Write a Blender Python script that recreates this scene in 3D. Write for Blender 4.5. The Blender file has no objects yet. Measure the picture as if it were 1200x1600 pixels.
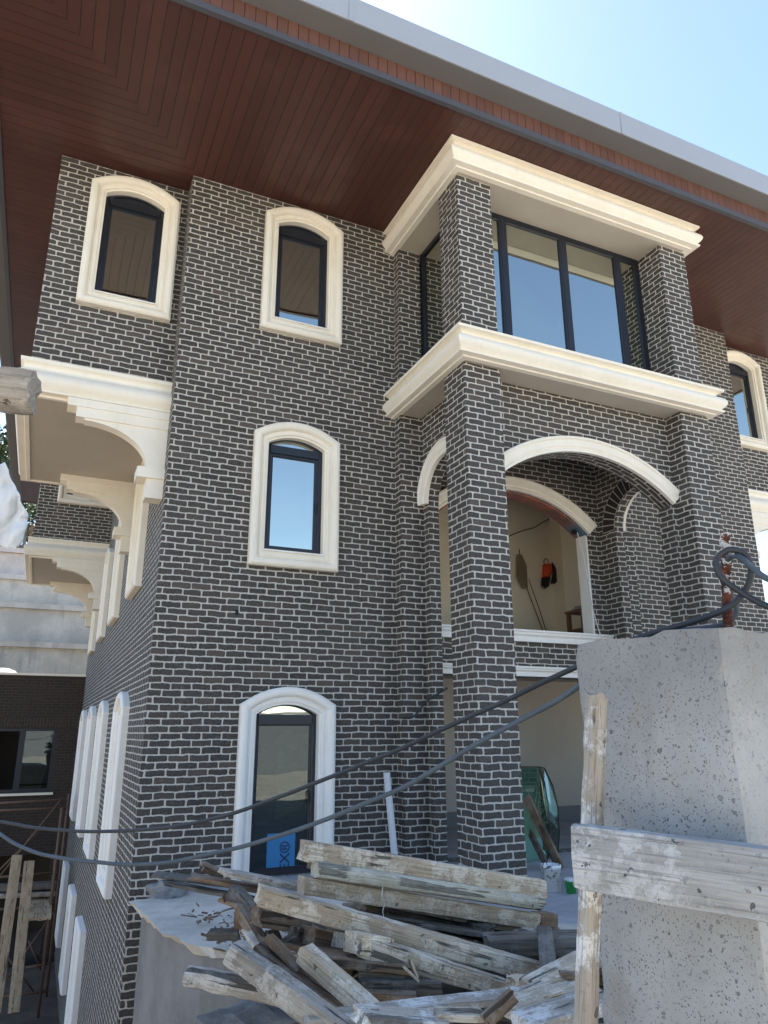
import bpy, bmesh, math, random
from mathutils import Vector, Matrix, noise
R = math.radians
rnd = random.Random(7)
S = bpy.context.scene
C = S.collection

# ---------------------------------------------------------------- camera
FPX, YAW, PIT, ROL = 1138.55, 0.42996853, 0.29343054, -0.0028442
fw = Vector((math.sin(YAW)*math.cos(PIT), math.cos(YAW)*math.cos(PIT), math.sin(PIT)))
rt = fw.cross(Vector((0, 0, 1))).normalized(); up = rt.cross(fw)
rt2 = math.cos(ROL)*rt + math.sin(ROL)*up; up2 = -math.sin(ROL)*rt + math.cos(ROL)*up
cam = bpy.data.cameras.new('camera'); camo = bpy.data.objects.new('camera', cam); C.objects.link(camo)
m3 = Matrix((rt2, up2, -fw)).transposed()
camo.matrix_world = m3.to_4x4()
cam.sensor_fit = 'VERTICAL'; cam.sensor_height = 32; cam.lens = 32*FPX/1600
cam.clip_start = 0.05; cam.clip_end = 2000
S.camera = camo

def at(u, v, d):
    """point at forward distance d seen at photo pixel u, v (1200x1600)"""
    return rt2*((u-600)/FPX*d) + up2*(-(v-800)/FPX*d) + fw*d

# ---------------------------------------------------------------- world, sun, exposure
SUN_EL, SUN_AZ = 57, 2       # azimuth clockwise from +Y
w = bpy.data.worlds.new('World'); S.world = w; w.use_nodes = True
nt = w.node_tree; bg = nt.nodes['Background']
sky = nt.nodes.new('ShaderNodeTexSky'); sky.sky_type = 'NISHITA'; sky.sun_disc = False
sky.sun_elevation = R(SUN_EL); sky.sun_rotation = R(SUN_AZ)
sky.altitude = 0; sky.air_density = 1.0; sky.dust_density = 0.35; sky.ozone_density = 1.0
nt.links.new(sky.outputs[0], bg.inputs[0]); bg.inputs[1].default_value = 0.105
sl = bpy.data.lights.new('sun', 'SUN'); sl.energy = 5.0; sl.angle = R(0.5); sl.color = (1, .95, .87)
so = bpy.data.objects.new('sun', sl); C.objects.link(so)
sd = Vector((math.sin(R(SUN_AZ))*math.cos(R(SUN_EL)), math.cos(R(SUN_AZ))*math.cos(R(SUN_EL)), math.sin(R(SUN_EL))))
so.rotation_euler = sd.to_track_quat('Z', 'Y').to_euler(); so.location = (0, 0, 30)
S.view_settings.view_transform = 'Standard'; S.view_settings.look = 'None'
S.view_settings.exposure = 1.65; S.view_settings.gamma = 1; S.view_settings.use_curve_mapping = False

# ---------------------------------------------------------------- materials
class N:
    def __init__(s, name):
        s.m = bpy.data.materials.new(name); s.m.use_nodes = True
        s.t = s.m.node_tree; s.b = s.t.nodes['Principled BSDF']; s.out = s.t.nodes['Material Output']
    def n(s, typ, **k):
        nd = s.t.nodes.new('ShaderNode'+typ)
        for a, b in k.items():
            if a.startswith('i_'):
                key = a[2:]; key = int(key) if key.isdigit() else key.replace('_', ' ')
                nd.inputs[key].default_value = b
            else: setattr(nd, a, b)
        return nd
    def l(s, a, b): s.t.links.new(a, b)
    def math(s, op, a, b=None, c=None, clamp=False):
        nd = s.t.nodes.new('ShaderNodeMath'); nd.operation = op; nd.use_clamp = clamp
        for i, v in enumerate((a, b, c)):
            if v is None: continue
            if isinstance(v, (int, float)): nd.inputs[i].default_value = v
            else: s.l(v, nd.inputs[i])
        return nd.outputs[0]
    def mix(s, f, a, b, mode='MIX'):
        nd = s.t.nodes.new('ShaderNodeMix'); nd.data_type = 'RGBA'; nd.blend_type = mode
        for sock, v in ((nd.inputs[0], f), (nd.inputs[6], a), (nd.inputs[7], b)):
            if isinstance(v, (int, float)): sock.default_value = v
            elif isinstance(v, tuple): sock.default_value = (*v, 1)
            else: s.l(v, sock)
        return nd.outputs[2]
    def noise(s, vec, scale, det=3, rough=.55, out=0):
        nd = s.n('TexNoise'); nd.inputs['Scale'].default_value = scale
        nd.inputs['Detail'].default_value = det; nd.inputs['Roughness'].default_value = rough
        if vec is not None: s.l(vec, nd.inputs['Vector'])
        return nd.outputs[out]
    def ramp(s, f, lo, hi, a=0., b=1.):
        nd = s.n('MapRange'); nd.interpolation_type = 'SMOOTHSTEP'
        s.l(f, nd.inputs[0])
        for i, v in enumerate((lo, hi, a, b)): nd.inputs[i+1].default_value = v
        return nd.outputs[0]
    def bump(s, h, dist, strength=1., prev=None):
        nd = s.n('Bump'); nd.inputs['Distance'].default_value = dist; nd.inputs['Strength'].default_value = strength
        s.l(h, nd.inputs['Height'])
        if prev: s.l(prev, nd.inputs['Normal'])
        return nd.outputs[0]
    def fin(s, col=None, rough=None, nrm=None, metal=None):
        for key, v in (('Base Color', col), ('Roughness', rough), ('Normal', nrm), ('Metallic', metal)):
            if v is None: continue
            if isinstance(v, tuple): s.b.inputs[key].default_value = (*v, 1)
            elif isinstance(v, (int, float)): s.b.inputs[key].default_value = v
            else: s.l(v, s.b.inputs[key])
        return s.m

def pos(k): return k.n('NewGeometry').outputs['Position']
def obco(k): return k.n('TexCoord').outputs['Object']

def brick_mat(name, c1, c2, c3, mortar, swap=False, rough_amt=1.0):
    k = N(name); g = k.n('NewGeometry')
    p = k.n('SeparateXYZ'); k.l(g.outputs['Position'], p.inputs[0])
    nn = k.n('SeparateXYZ'); k.l(g.outputs['True Normal'], nn.inputs[0])
    sx = k.math('GREATER_THAN', k.math('ABSOLUTE', nn.outputs[0]), .6)
    sz = k.math('GREATER_THAN', k.math('ABSOLUTE', nn.outputs[2]), .75)
    d1 = k.n('SeparateXYZ'); k.l(k.noise(g.outputs['Position'], 7, 2, out=1), d1.inputs[0])
    d2 = k.n('SeparateXYZ'); k.l(k.noise(g.outputs['Position'], 27, 2, out=1), d2.inputs[0])
    def mixf(f, a, b): return k.math('ADD', k.math('MULTIPLY', a, k.math('SUBTRACT', 1, f)), k.math('MULTIPLY', b, f))
    u = mixf(sx, p.outputs[0], p.outputs[1]); v = mixf(sz, p.outputs[2], p.outputs[1])
    def dist(c, a, b):
        c = k.math('ADD', c, k.math('MULTIPLY', k.math('SUBTRACT', a, .5), .026*rough_amt))
        return k.math('ADD', c, k.math('MULTIPLY', k.math('SUBTRACT', b, .5), .012*rough_amt))
    u = dist(u, d1.outputs[0], d2.outputs[0]); v = dist(v, d1.outputs[1], d2.outputs[1])
    cv = k.n('CombineXYZ')
    if swap: u, v = v, u
    k.l(u, cv.inputs[0]); k.l(v, cv.inputs[1])
    # bricks, running bond
    rowf = k.math('DIVIDE', v, .075); row = k.math('FLOOR', rowf)
    wn = k.n('TexWhiteNoise', noise_dimensions='1D'); k.l(row, wn.inputs['W'])
    off = k.math('ADD', k.math('MULTIPLY', k.math('MODULO', k.math('ABSOLUTE', row), 2), .5), k.math('MULTIPLY', wn.outputs['Value'], .22))
    colf = k.math('ADD', k.math('DIVIDE', u, .222), off); colm = k.math('FLOOR', colf)
    fu = k.math('MULTIPLY', k.math('ABSOLUTE', k.math('SUBTRACT', k.math('FRACT', colf), .5)), .222)
    fv = k.math('MULTIPLY', k.math('ABSOLUTE', k.math('SUBTRACT', k.math('FRACT', rowf), .5)), .075)
    idv = k.n('CombineXYZ'); k.l(colm, idv.inputs[0]); k.l(row, idv.inputs[1]); k.l(k.math('MULTIPLY', sx, 7), idv.inputs[2])
    w2 = k.n('TexWhiteNoise', noise_dimensions='3D'); k.l(idv.outputs[0], w2.inputs['Vector'])
    ws = k.n('SeparateColor'); k.l(w2.outputs['Color'], ws.inputs[0])
    # per-brick size jitter, rounded-rectangle distance
    rr = .013
    du = k.math('SUBTRACT', fu, k.math('ADD', .111-.0068-rr-.004, k.math('MULTIPLY', ws.outputs[0], .005)))
    dv = k.math('SUBTRACT', fv, k.math('ADD', .0375-.0068-rr-.0025, k.math('MULTIPLY', ws.outputs[1], .0035)))
    du0 = k.math('MAXIMUM', du, 0); dv0 = k.math('MAXIMUM', dv, 0)
    dd = k.math('SUBTRACT', k.math('SQRT', k.math('ADD', k.math('MULTIPLY', du0, du0), k.math('MULTIPLY', dv0, dv0))), rr)
    fine = k.noise(g.outputs['Position'], 120, 4, .7)
    dd = k.math('ADD', dd, k.math('MULTIPLY', k.math('SUBTRACT', fine, .5), .006*rough_amt))
    mort = k.ramp(dd, -.0012, .0012)
    bc = k.mix(ws.outputs[2], c1, c2)
    bc = k.mix(k.math('GREATER_THAN', ws.outputs[0], .93), bc, c3)
    big = k.noise(g.outputs['Position'], .7, 2)
    surf = k.noise(g.outputs['Position'], 55, 5, .7)
    bc = k.mix(k.ramp(surf, .35, .75, 0, .75), bc, tuple(min(1, x*2.1+.01) for x in c2), 'MIX')
    bc = k.mix(k.ramp(big, .42, .65, 0, .28), bc, tuple(x*1.6+.01 for x in c2))
    bc = k.mix(k.math('MULTIPLY', k.ramp(k.noise(g.outputs['Position'], 9, 6, .75), .58, .74), .22), bc, tuple(x*.62 for x in mortar))
    bc = k.mix(k.math('MULTIPLY', k.ramp(k.noise(g.outputs['Position'], 1.1, 4, .6), .5, .8), .15), bc, tuple(x*.25+.02 for x in mortar))
    mc = k.mix(k.ramp(fine, .3, .7), tuple(x*.72 for x in mortar), mortar)
    mc = k.mix(k.ramp(k.noise(g.outputs['Position'], 2.2, 3), .45, .7, 0, .35), mc, tuple(x*.6 for x in mortar))
    col = k.mix(mort, bc, mc)
    h = k.math('SUBTRACT', 1, k.ramp(dd, -.008, .0035))
    h = k.math('ADD', h, k.math('MULTIPLY', surf, .45)); h = k.math('ADD', h, k.math('MULTIPLY', ws.outputs[1], .15))
    return k.fin(col, .82, k.bump(h, .007, .9))
M = {}
M['brick'] = brick_mat('dark brick', (.030, .0262, .0235), (.054, .046, .039), (.088, .064, .050), (.60, .56, .49))
k_ = None
M['brick_soldier'] = brick_mat('soldier brick', (.022, .014, .011), (.033, .021, .016), (.04, .022, .016), (.08, .062, .045), swap=True)
M['brick_brown'] = brick_mat('brown brick', (.020, .013, .010), (.030, .019, .014), (.04, .022, .016), (.075, .060, .045), rough_amt=.6)  # annex brick: shade of the deep pit painted in as lower albedo

def trim_mat(name, c):
    k = N(name); p = pos(k); a = k.noise(p, 3, 4); b = k.noise(p, 70, 3, .7)
    mp = k.n('Mapping'); k.l(p, mp.inputs[0]); mp.inputs['Scale'].default_value = (14, 14, 1.6); st = k.noise(mp.outputs[0], 1, 4, .6)
    col = k.mix(k.ramp(a, .4, .7, 0, .4), c, tuple(x*y for x, y in zip(c, (.90, .88, .84))))
    col = k.mix(k.ramp(st, .54, .74, 0, .18), col, tuple(x*y for x, y in zip(c, (.70, .66, .60))))
    col = k.mix(k.ramp(b, .60, .76, 0, .35), col, tuple(x*.7 for x in c))
    col = k.mix(k.ramp(k.noise(p, 24, 5, .7), .66, .72, 0, .4), col, tuple(min(.92, x*1.12) for x in c))
    return k.fin(col, .78, k.bump(k.math('ADD', b, k.noise(p, 9, 3)), .004, .6))
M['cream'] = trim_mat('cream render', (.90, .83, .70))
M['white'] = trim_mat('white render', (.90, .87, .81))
M['cream_shaded'] = trim_mat('cream render with painted shade', (.52, .46, .38))  # darkened cream: shade under the slabs put into the colour

def board_mat(name, axis, c1, c2, wd=.135, rough=.28):
    k = N(name); g = k.n('NewGeometry'); p = k.n('SeparateXYZ'); k.l(g.outputs['Position'], p.inputs[0])
    f = k.math('DIVIDE', k.math('ADD', p.outputs[axis], 50), wd); i = k.math('FLOOR', f)
    e = k.math('ABSOLUTE', k.math('SUBTRACT', k.math('FRACT', f), .5))
    gr = k.ramp(e, .468, .482)
    wn = k.n('TexWhiteNoise', noise_dimensions='1D'); k.l(i, wn.inputs['W'])
    mp = k.n('Mapping'); k.l(g.outputs['Position'], mp.inputs[0])
    sc = [4., 4., 4.]; sc[axis] = 45.; mp.inputs['Scale'].default_value = sc
    cv = k.n('CombineXYZ'); k.l(k.math('MULTIPLY', wn.outputs[0], 40), cv.inputs[2])
    ad = k.n('VectorMath', operation='ADD'); k.l(mp.outputs[0], ad.inputs[0]); k.l(cv.outputs[0], ad.inputs[1])
    gn = k.noise(ad.outputs[0], 1, 4, .6)
    col = k.mix(gn, c1, c2); col = k.mix(k.math('MULTIPLY', wn.outputs[0], .45), col, tuple(x*.6 for x in c1))
    spk = k.noise(g.outputs['Position'], 1.3, 5, .6)
    col = k.mix(k.ramp(spk, .5, .75, 0, .3), col, tuple(x*1.5+.01 for x in c2))
    dust = k.ramp(k.noise(g.outputs['Position'], 16, 5, .75), .70, .78, 0, .35)
    col = k.mix(dust, col, (.30, .22, .17))
    col = k.mix(gr, col, (.008, .004, .003))
    h = k.math('ADD', k.math('SUBTRACT', 1, gr), k.math('MULTIPLY', gn, .06))
    return k.fin(col, k.math('ADD', rough, k.math('MULTIPLY', spk, .2)), k.bump(h, .006))
M['soffit_y'] = board_mat('brown soffit boards across', 0, (.072, .025, .019), (.102, .038, .028))
M['soffit_x'] = board_mat('brown soffit boards along', 1, (.072, .025, .019), (.102, .038, .028))
M['fascia_wood'] = board_mat('reddish fascia boards', 0, (.125, .052, .037), (.165, .074, .052), .12, .5)
M['fascia_wood_x'] = board_mat('reddish fascia boards side', 1, (.125, .052, .037), (.165, .074, .052), .12, .5)

def plain(name, c, rough=.5, metal=0., var=.15, scale=6, bump=.0):
    k = N(name); p = pos(k); a = k.noise(p, scale, 5, .6)
    col = k.mix(a, tuple(x*(1-var) for x in c), tuple(min(1, x*(1+var)) for x in c))
    nr = k.bump(k.noise(p, scale*9, 4, .65), bump, .8) if bump else None
    return k.fin(col, rough, nr, metal)
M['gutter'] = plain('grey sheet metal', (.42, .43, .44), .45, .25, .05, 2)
M['gutter_shaded'] = plain('grey sheet metal with painted shade', (.17, .165, .16), .6, .1, .08, 2)  # darker copy of the gutter metal, underside shade painted in
M['trim_metal'] = plain('dark grey edge trim', (.10, .10, .11), .4, .3, .1)
M['frame'] = plain('anthracite aluminium', (.022, .025, .034), .38, .3, .1)
M['roof'] = plain('dark roof membrane', (.09, .085, .08), .8)
M['interior'] = plain('beige interior plaster', (.84, .73, .55), .9, 0, .06, 1.5, .002)
M['interior_pale'] = plain('patchy pale plaster', (.78, .72, .62), .9, 0, .13, 1.2, .002)
M['interior_grey'] = plain('grey base coat', (.30, .31, .31), .9, 0, .12, 3, .003)
M['brick_single'] = plain('single dark bricks', (.034, .030, .028), .85, 0, .35, 30, .004)
M['mortar_light'] = plain('pale mortar', (.5, .47, .42), .9, 0, .2, 20)
M['ceiling'] = plain('raw ceiling', (.42, .38, .33), .9, 0, .15, 2, .004)
M['dark'] = plain('painted dark void', (.02, .018, .016), .95)
M['cable_dark'] = plain('dark rubber cable', (.022, .026, .031), .55, 0, .5, 9, .001)
M['cable_grey'] = plain('dusty grey cable', (.06, .078, .092), .6, 0, .45, 12, .001)
M['white_paint'] = plain('white painted wood', (.72, .74, .76), .6, 0, .1, 14, .002)
M['orange'] = plain('orange fabric', (.75, .09, .02), .8, 0, .2, 20, .003)
M['black'] = plain('black fabric', (.015, .015, .018), .8, 0, .3, 20, .003)
M['straw'] = plain('straw bristles', (.30, .22, .13), .9, 0, .3, 60, .004)
M['shelf'] = plain('raw brown wood', (.20, .10, .045), .7, 0, .25, 14, .002)
M['blue'] = plain('blue sticker film', (.02, .19, .42), .35, 0, .12, 3)
M['navy'] = plain('dark blue print', (.01, .025, .08), .4)
M['green'] = plain('green bristles', (.03, .30, .08), .7, 0, .3, 40, .003)
M['greenboard'] = plain('green board', (.27, .37, .30), .5, 0, .1, 4)
M['paper'] = plain('pale paper', (.55, .50, .40), .7)
M['pipe'] = plain('rusty scaffold pipe', (.17, .105, .07), .7, .3, .4, 18, .002)
M['wire'] = plain('white wire', (.6, .6, .58), .6)
M['copper'] = plain('bare earth wire', (.05, .05, .06), .5)

def rubbly(name, c, dark, scale=1., bump=.02):
    k = N(name); p = pos(k)
    a = k.noise(p, 2.2*scale, 5, .6); b = k.noise(p, 14*scale, 5, .65); f = k.noise(p, 90*scale, 4, .7)
    col = k.mix(k.ramp(a, .35, .68), dark, c); col = k.mix(k.ramp(b, .5, .75, 0, .5), col, tuple(x*1.25 for x in c))
    col = k.mix(k.ramp(f, .55, .75, 0, .35), col, tuple(x*.5 for x in dark))
    h = k.math('ADD', k.math('MULTIPLY', b, .6), k.math('MULTIPLY', f, .4))
    return k.fin(col, .92, k.bump(h, bump, .8))
M['slab_top'] = rubbly('pale cement screed', (.60, .545, .46), (.43, .395, .335), 1.6, .006)
M['mortar'] = rubbly('rough mortar', (.36, .36, .35), (.22, .22, .21), 3, .02)
M['plaster'] = rubbly('trowelled cement plaster', (.23, .22, .21), (.16, .155, .145), 1.2, .006)
M['ground'] = rubbly('dusty building ground', (.50, .45, .38), (.38, .34, .28), .6, .02)
M['patio'] = rubbly('pale screed floor', (.44, .44, .45), (.33, .33, .34), 1.0, .004)
M['earth'] = rubbly('dark gap shade filler', (.13, .11, .09), (.06, .05, .04), 3, .03)  # dark colour standing for shade between the heaped timbers
M['pit'] = rubbly('trodden brown pit ground', (.16, .13, .10), (.09, .075, .06), .6, .02)
def retain_mat():
    k = N('weathered cast retaining wall'); p = pos(k)
    mp = k.n('Mapping'); k.l(p, mp.inputs[0]); mp.inputs['Scale'].default_value = (2.2, 2.2, .28)
    a = k.noise(mp.outputs[0], 1, 6, .65); b = k.noise(p, .8, 5, .65); f = k.noise(p, 9, 4, .7)
    col = k.mix(k.ramp(b, .35, .65), (.70, .64, .56), (.52, .48, .41))
    col = k.mix(k.ramp(a, .52, .70, 0, .65), col, (.30, .29, .27))
    col = k.mix(k.ramp(f, .58, .72, 0, .35), col, (.38, .37, .35))
    return k.fin(col, .92, k.bump(f, .03))
M['retain'] = retain_mat()
M['retain_pink'] = rubbly('pale pink render', (.80, .68, .60), (.66, .55, .48), .4, .006)

def concrete_pits(pale=0):
    k = N('cast concrete with air holes' if not pale else 'cast concrete with painted light'); p = pos(k)
    a = k.noise(p, 3.2, 5, .6); b = k.noise(p, 22, 5, .6); f = k.noise(p, 160, 3, .7)
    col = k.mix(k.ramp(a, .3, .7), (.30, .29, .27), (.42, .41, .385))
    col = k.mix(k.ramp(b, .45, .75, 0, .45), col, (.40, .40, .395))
    col = k.mix(k.ramp(k.noise(p, 6, 3), .62, .72, 0, .35), col, (.33, .27, .19))
    dis = k.n('VectorMath', operation='MULTIPLY_ADD'); k.l(k.noise(p, 60, 2, out=1), dis.inputs[0])
    dis.inputs[1].default_value = (.012,)*3; k.l(p, dis.inputs[2])
    pits = None
    for sc, r, thr in ((38, .14, .955), (75, .18, .90), (150, .22, .86), (300, .26, .80), (520, .28, .80)):
        v = k.n('TexVoronoi'); v.inputs['Scale'].default_value = sc; k.l(dis.outputs[0], v.inputs['Vector'])
        s = k.n('SeparateColor'); k.l(v.outputs['Color'], s.inputs[0])
        rad = k.math('MULTIPLY', k.math('MAXIMUM', k.math('SUBTRACT', s.outputs[0], thr), 0), r/(1-thr)*2.0)
        q = k.ramp(k.math('SUBTRACT', rad, v.outputs['Distance']), -.01, .03)
        pits = q if pits is None else k.math('MAXIMUM', pits, q)
    col = k.mix(k.math('MULTIPLY', pits, k.ramp(b, .35, .55, .3, .75)), col, (.10, .098, .094))
    h = k.math('ADD', k.math('MULTIPLY', b, .15), k.math('MULTIPLY', f, .05)); h = k.math('SUBTRACT', h, k.math('MULTIPLY', pits, 1.0))
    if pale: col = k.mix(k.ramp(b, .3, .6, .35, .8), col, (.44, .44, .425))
    z = k.n('SeparateXYZ'); k.l(p, z.inputs[0])
    col = k.mix(k.math('MULTIPLY', k.ramp(k.math('ADD', z.outputs[2], k.math('MULTIPLY', k.math('SUBTRACT', a, .5), .35)), -.02, .10), .5), col, (.17, .165, .15))
    mp = k.n('Mapping'); k.l(p, mp.inputs[0]); mp.inputs['Scale'].default_value = (9, 9, 1.2)
    col = k.mix(k.ramp(k.noise(mp.outputs[0], 1, 4, .6), .5, .75, 0, .4), col, (.18, .18, .175))
    return k.fin(col, .88, k.bump(h, .006))
M['concrete'] = concrete_pits(); M['concrete_lit'] = concrete_pits(1)  # second copy paints the light on the column's right face

def timber(name, c1, c2, pl, plf=.5, crack=.8):
    k = N(name); tc = k.n('TexCoord'); oi = k.n('ObjectInfo')
    cv = k.n('CombineXYZ'); k.l(k.math('MULTIPLY', oi.outputs['Random'], 37), cv.inputs[0]); k.l(k.math('MULTIPLY', oi.outputs['Random'], 11), cv.inputs[1])
    ad = k.n('VectorMath', operation='ADD'); k.l(tc.outputs['Object'], ad.inputs[0]); k.l(cv.outputs[0], ad.inputs[1])
    v = ad.outputs[0]
    def stretched(sx, sy, det, r=.6):
        mp = k.n('Mapping'); k.l(v, mp.inputs[0]); mp.inputs['Scale'].default_value = (sx, sy, sy); return k.noise(mp.outputs[0], 1, det, r)
    g = stretched(3.0, 70, 5, .65); gf = stretched(7, 230, 3, .6); g2 = stretched(1.8, 30, 3)
    blot = k.noise(v, 9, 6, .7); blot2 = k.noise(v, 2.6, 3, .6); fine = k.noise(v, 75, 4, .75)
    col = k.mix(k.ramp(g, .3, .7), c1, c2)
    col = k.mix(k.ramp(blot2, .45, .65, 0, .55), col, tuple(x*.62 for x in c1))
    pm = k.math('MULTIPLY', k.ramp(k.math('ADD', blot, k.math('MULTIPLY', k.math('SUBTRACT', fine, .5), .35)), .46, .56), plf)
    col = k.mix(pm, col, pl)
    col = k.mix(k.ramp(gf, .50, .66, 0, .55), col, tuple(x*.45 for x in c1))
    col = k.mix(k.ramp(fine, .56, .70, 0, .6), col, tuple(x*.30 for x in c1))
    ck = k.math('MULTIPLY', k.ramp(g2, .585, .61), k.ramp(k.noise(v, 4, 2), .44, .52))
    nick = k.ramp(k.noise(v, 34, 4, .65), .66, .69)
    ck = k.math('MAXIMUM', ck, k.math('MULTIPLY', nick, .85))
    col = k.mix(k.math('MULTIPLY', ck, crack), col, (.022, .016, .011))
    val = k.n('HueSaturation'); k.l(col, val.inputs['Color']); k.l(k.math('ADD', .82, k.math('MULTIPLY', oi.outputs['Random'], .35)), val.inputs['Value'])
    h = k.math('ADD', k.math('MULTIPLY', g, .5), k.math('MULTIPLY', fine, .35)); h = k.math('ADD', h, k.math('MULTIPLY', gf, .35)); h = k.math('ADD', h, k.math('MULTIPLY', pm, .25))
    h = k.math('SUBTRACT', h, k.math('MULTIPLY', ck, 1.1))
    return k.fin(val.outputs[0], .88, k.bump(h, .006))
M['tim_pale'] = timber('pale weathered timber', (.47, .36, .24), (.66, .54, .39), (.82, .73, .58), .8)
M['tim_grey'] = timber('grey weathered timber', (.36, .30, .235), (.54, .475, .39), (.70, .64, .55), .65)
M['tim_brown'] = timber('brown broken timber', (.15, .09, .05), (.26, .17, .10), (.36, .33, .28), .35)
M['tim_dark'] = timber('dark timber', (.10, .085, .065), (.18, .155, .12), (.28, .27, .24), .4)  # darkest of the timber tones
M['tim_cream'] = timber('cream painted timber', (.60, .54, .39), (.70, .65, .50), (.76, .73, .62), .6, .6)
M['tim_plank'] = timber('tan scaffold board', (.48, .35, .21), (.60, .46, .30), (.62, .53, .40), .4, .7)
M['tim_board'] = timber('pale grained grey board', (.38, .36, .33), (.57, .555, .52), (.72, .715, .69), .7)
M['tim_white'] = timber('mortar smeared timber', (.38, .32, .25), (.52, .46, .38), (.78, .75, .69), .95, .7)

def rust():
    k = N('rusty rebar'); p = pos(k); a = k.noise(p, 60, 4, .7); b = k.noise(p, 70, 4, .6)
    z = k.n('SeparateXYZ'); k.l(p, z.inputs[0])
    col = k.mix(k.ramp(a, .35, .65), (.035, .012, .008), (.15, .045, .022))
    m = k.math('ADD', b, k.ramp(z.outputs[2], .15, .33, -.16, .03))
    col = k.mix(k.ramp(m, .50, .58), col, (.50, .50, .48))
    return k.fin(col, .9, k.bump(a, .003))
M['rust'] = rust()

def bucket_mat():
    k = N('smeared white plastic'); p = pos(k); a = k.noise(p, 26, 5, .65)
    z = k.n('SeparateXYZ'); k.l(p, z.inputs[0])
    f = k.math('MULTIPLY', k.ramp(a, .53, .58), k.ramp(z.outputs[2], -1.5, -1.3))
    return k.fin(k.mix(f, (.85, .85, .85), (.14, .13, .12)), .5)
M['bucket'] = bucket_mat()

def arch_raw():
    k = N('raw red and blue arch underside'); p = pos(k); a = k.noise(p, 6, 4, .6); b = k.noise(p, 2.5, 3)
    col = k.mix(k.ramp(a, .4, .6), (.36, .13, .08), (.20, .10, .08))
    sx = k.n('SeparateXYZ'); k.l(p, sx.inputs[0])
    col = k.mix(k.math('MULTIPLY', k.ramp(sx.outputs[0], 6.95, 7.1), k.ramp(b, .3, .6)), col, (.07, .17, .24))
    return k.fin(col, .9, k.bump(a, .01))
M['arch_raw'] = arch_raw()

def glass(name, refl, tint, reflc=(.80, .90, .95)):
    k = N(name); t = k.t; t.nodes.remove(k.b)
    gl = k.n('BsdfGlossy'); gl.inputs['Color'].default_value = (*reflc, 1); gl.inputs['Roughness'].default_value = .004
    tr = k.n('BsdfTransparent'); tr.inputs['Color'].default_value = (*tint, 1)
    p = pos(k); bn = k.bump(k.noise(p, 1.6, 1), .004, .5); k.l(bn, gl.inputs['Normal'])
    lw = k.n('LayerWeight'); lw.inputs['Blend'].default_value = .25
    f = k.math('ADD', refl, k.math('MULTIPLY', lw.outputs['Fresnel'], .5), clamp=True)
    mx = k.n('MixShader'); k.l(f, mx.inputs[0]); k.l(tr.outputs[0], mx.inputs[1]); k.l(gl.outputs[0], mx.inputs[2])
    k.l(mx.outputs[0], k.out.inputs[0]); return k.m
M['glass'] = glass('reflective window glass', .54, (.30, .33, .30), (.95, 1.0, .90))
M['glass_clear'] = glass('clear window glass', .07, (.50, .55, .50))
M['glass_green'] = glass('loose green glass', .0, (.80, .90, .84), (.5, .6, .55))

def film():
    k = N('thin white plastic sheet'); p = pos(k)
    k.b.inputs['Alpha'].default_value = .93
    a = k.noise(p, 9, 4, .6)
    k.b.inputs['Subsurface Weight'].default_value = 0
    return k.fin(k.mix(a, (.62, .66, .70), (.80, .83, .86)), .35, k.bump(a, .02))
M['film'] = film()
def film2():
    k = N('clear protective film'); t = k.t
    tr = k.n('BsdfTransparent'); p = pos(k)
    mp = k.n('Mapping'); k.l(p, mp.inputs[0]); mp.inputs['Scale'].default_value = (1, 1, 3.5); mp.inputs['Rotation'].default_value = (0, .5, 0)
    a = k.noise(mp.outputs[0], 3.5, 6, .62)
    f = k.ramp(a, .42, .75, .25, .8)
    k.fin((.36, .39, .37), .4, k.bump(a, .02))
    mx = k.n('MixShader'); k.l(f, mx.inputs[0]); k.l(tr.outputs[0], mx.inputs[1]); k.l(k.b.outputs[0], mx.inputs[2]); k.l(mx.outputs[0], k.out.inputs[0])
    return k.m
M['film_clear'] = film2()
def leaf(name, c1, c2):
    k = N(name); p = pos(k); a = k.noise(p, .9, 3)
    k.b.inputs['Transmission Weight'].default_value = 0
    col = k.mix(k.ramp(a, .35, .65), c1, c2)
    return k.fin(col, .6)
M['leaf'] = leaf('dark green leaves', (.020, .045, .012), (.07, .11, .03))
M['leaf_dry'] = leaf('olive leaves', (.045, .06, .02), (.11, .11, .045))
M['bark'] = plain('grey brown bark', (.12, .09, .065), .9, 0, .3, 12, .01)

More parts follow.
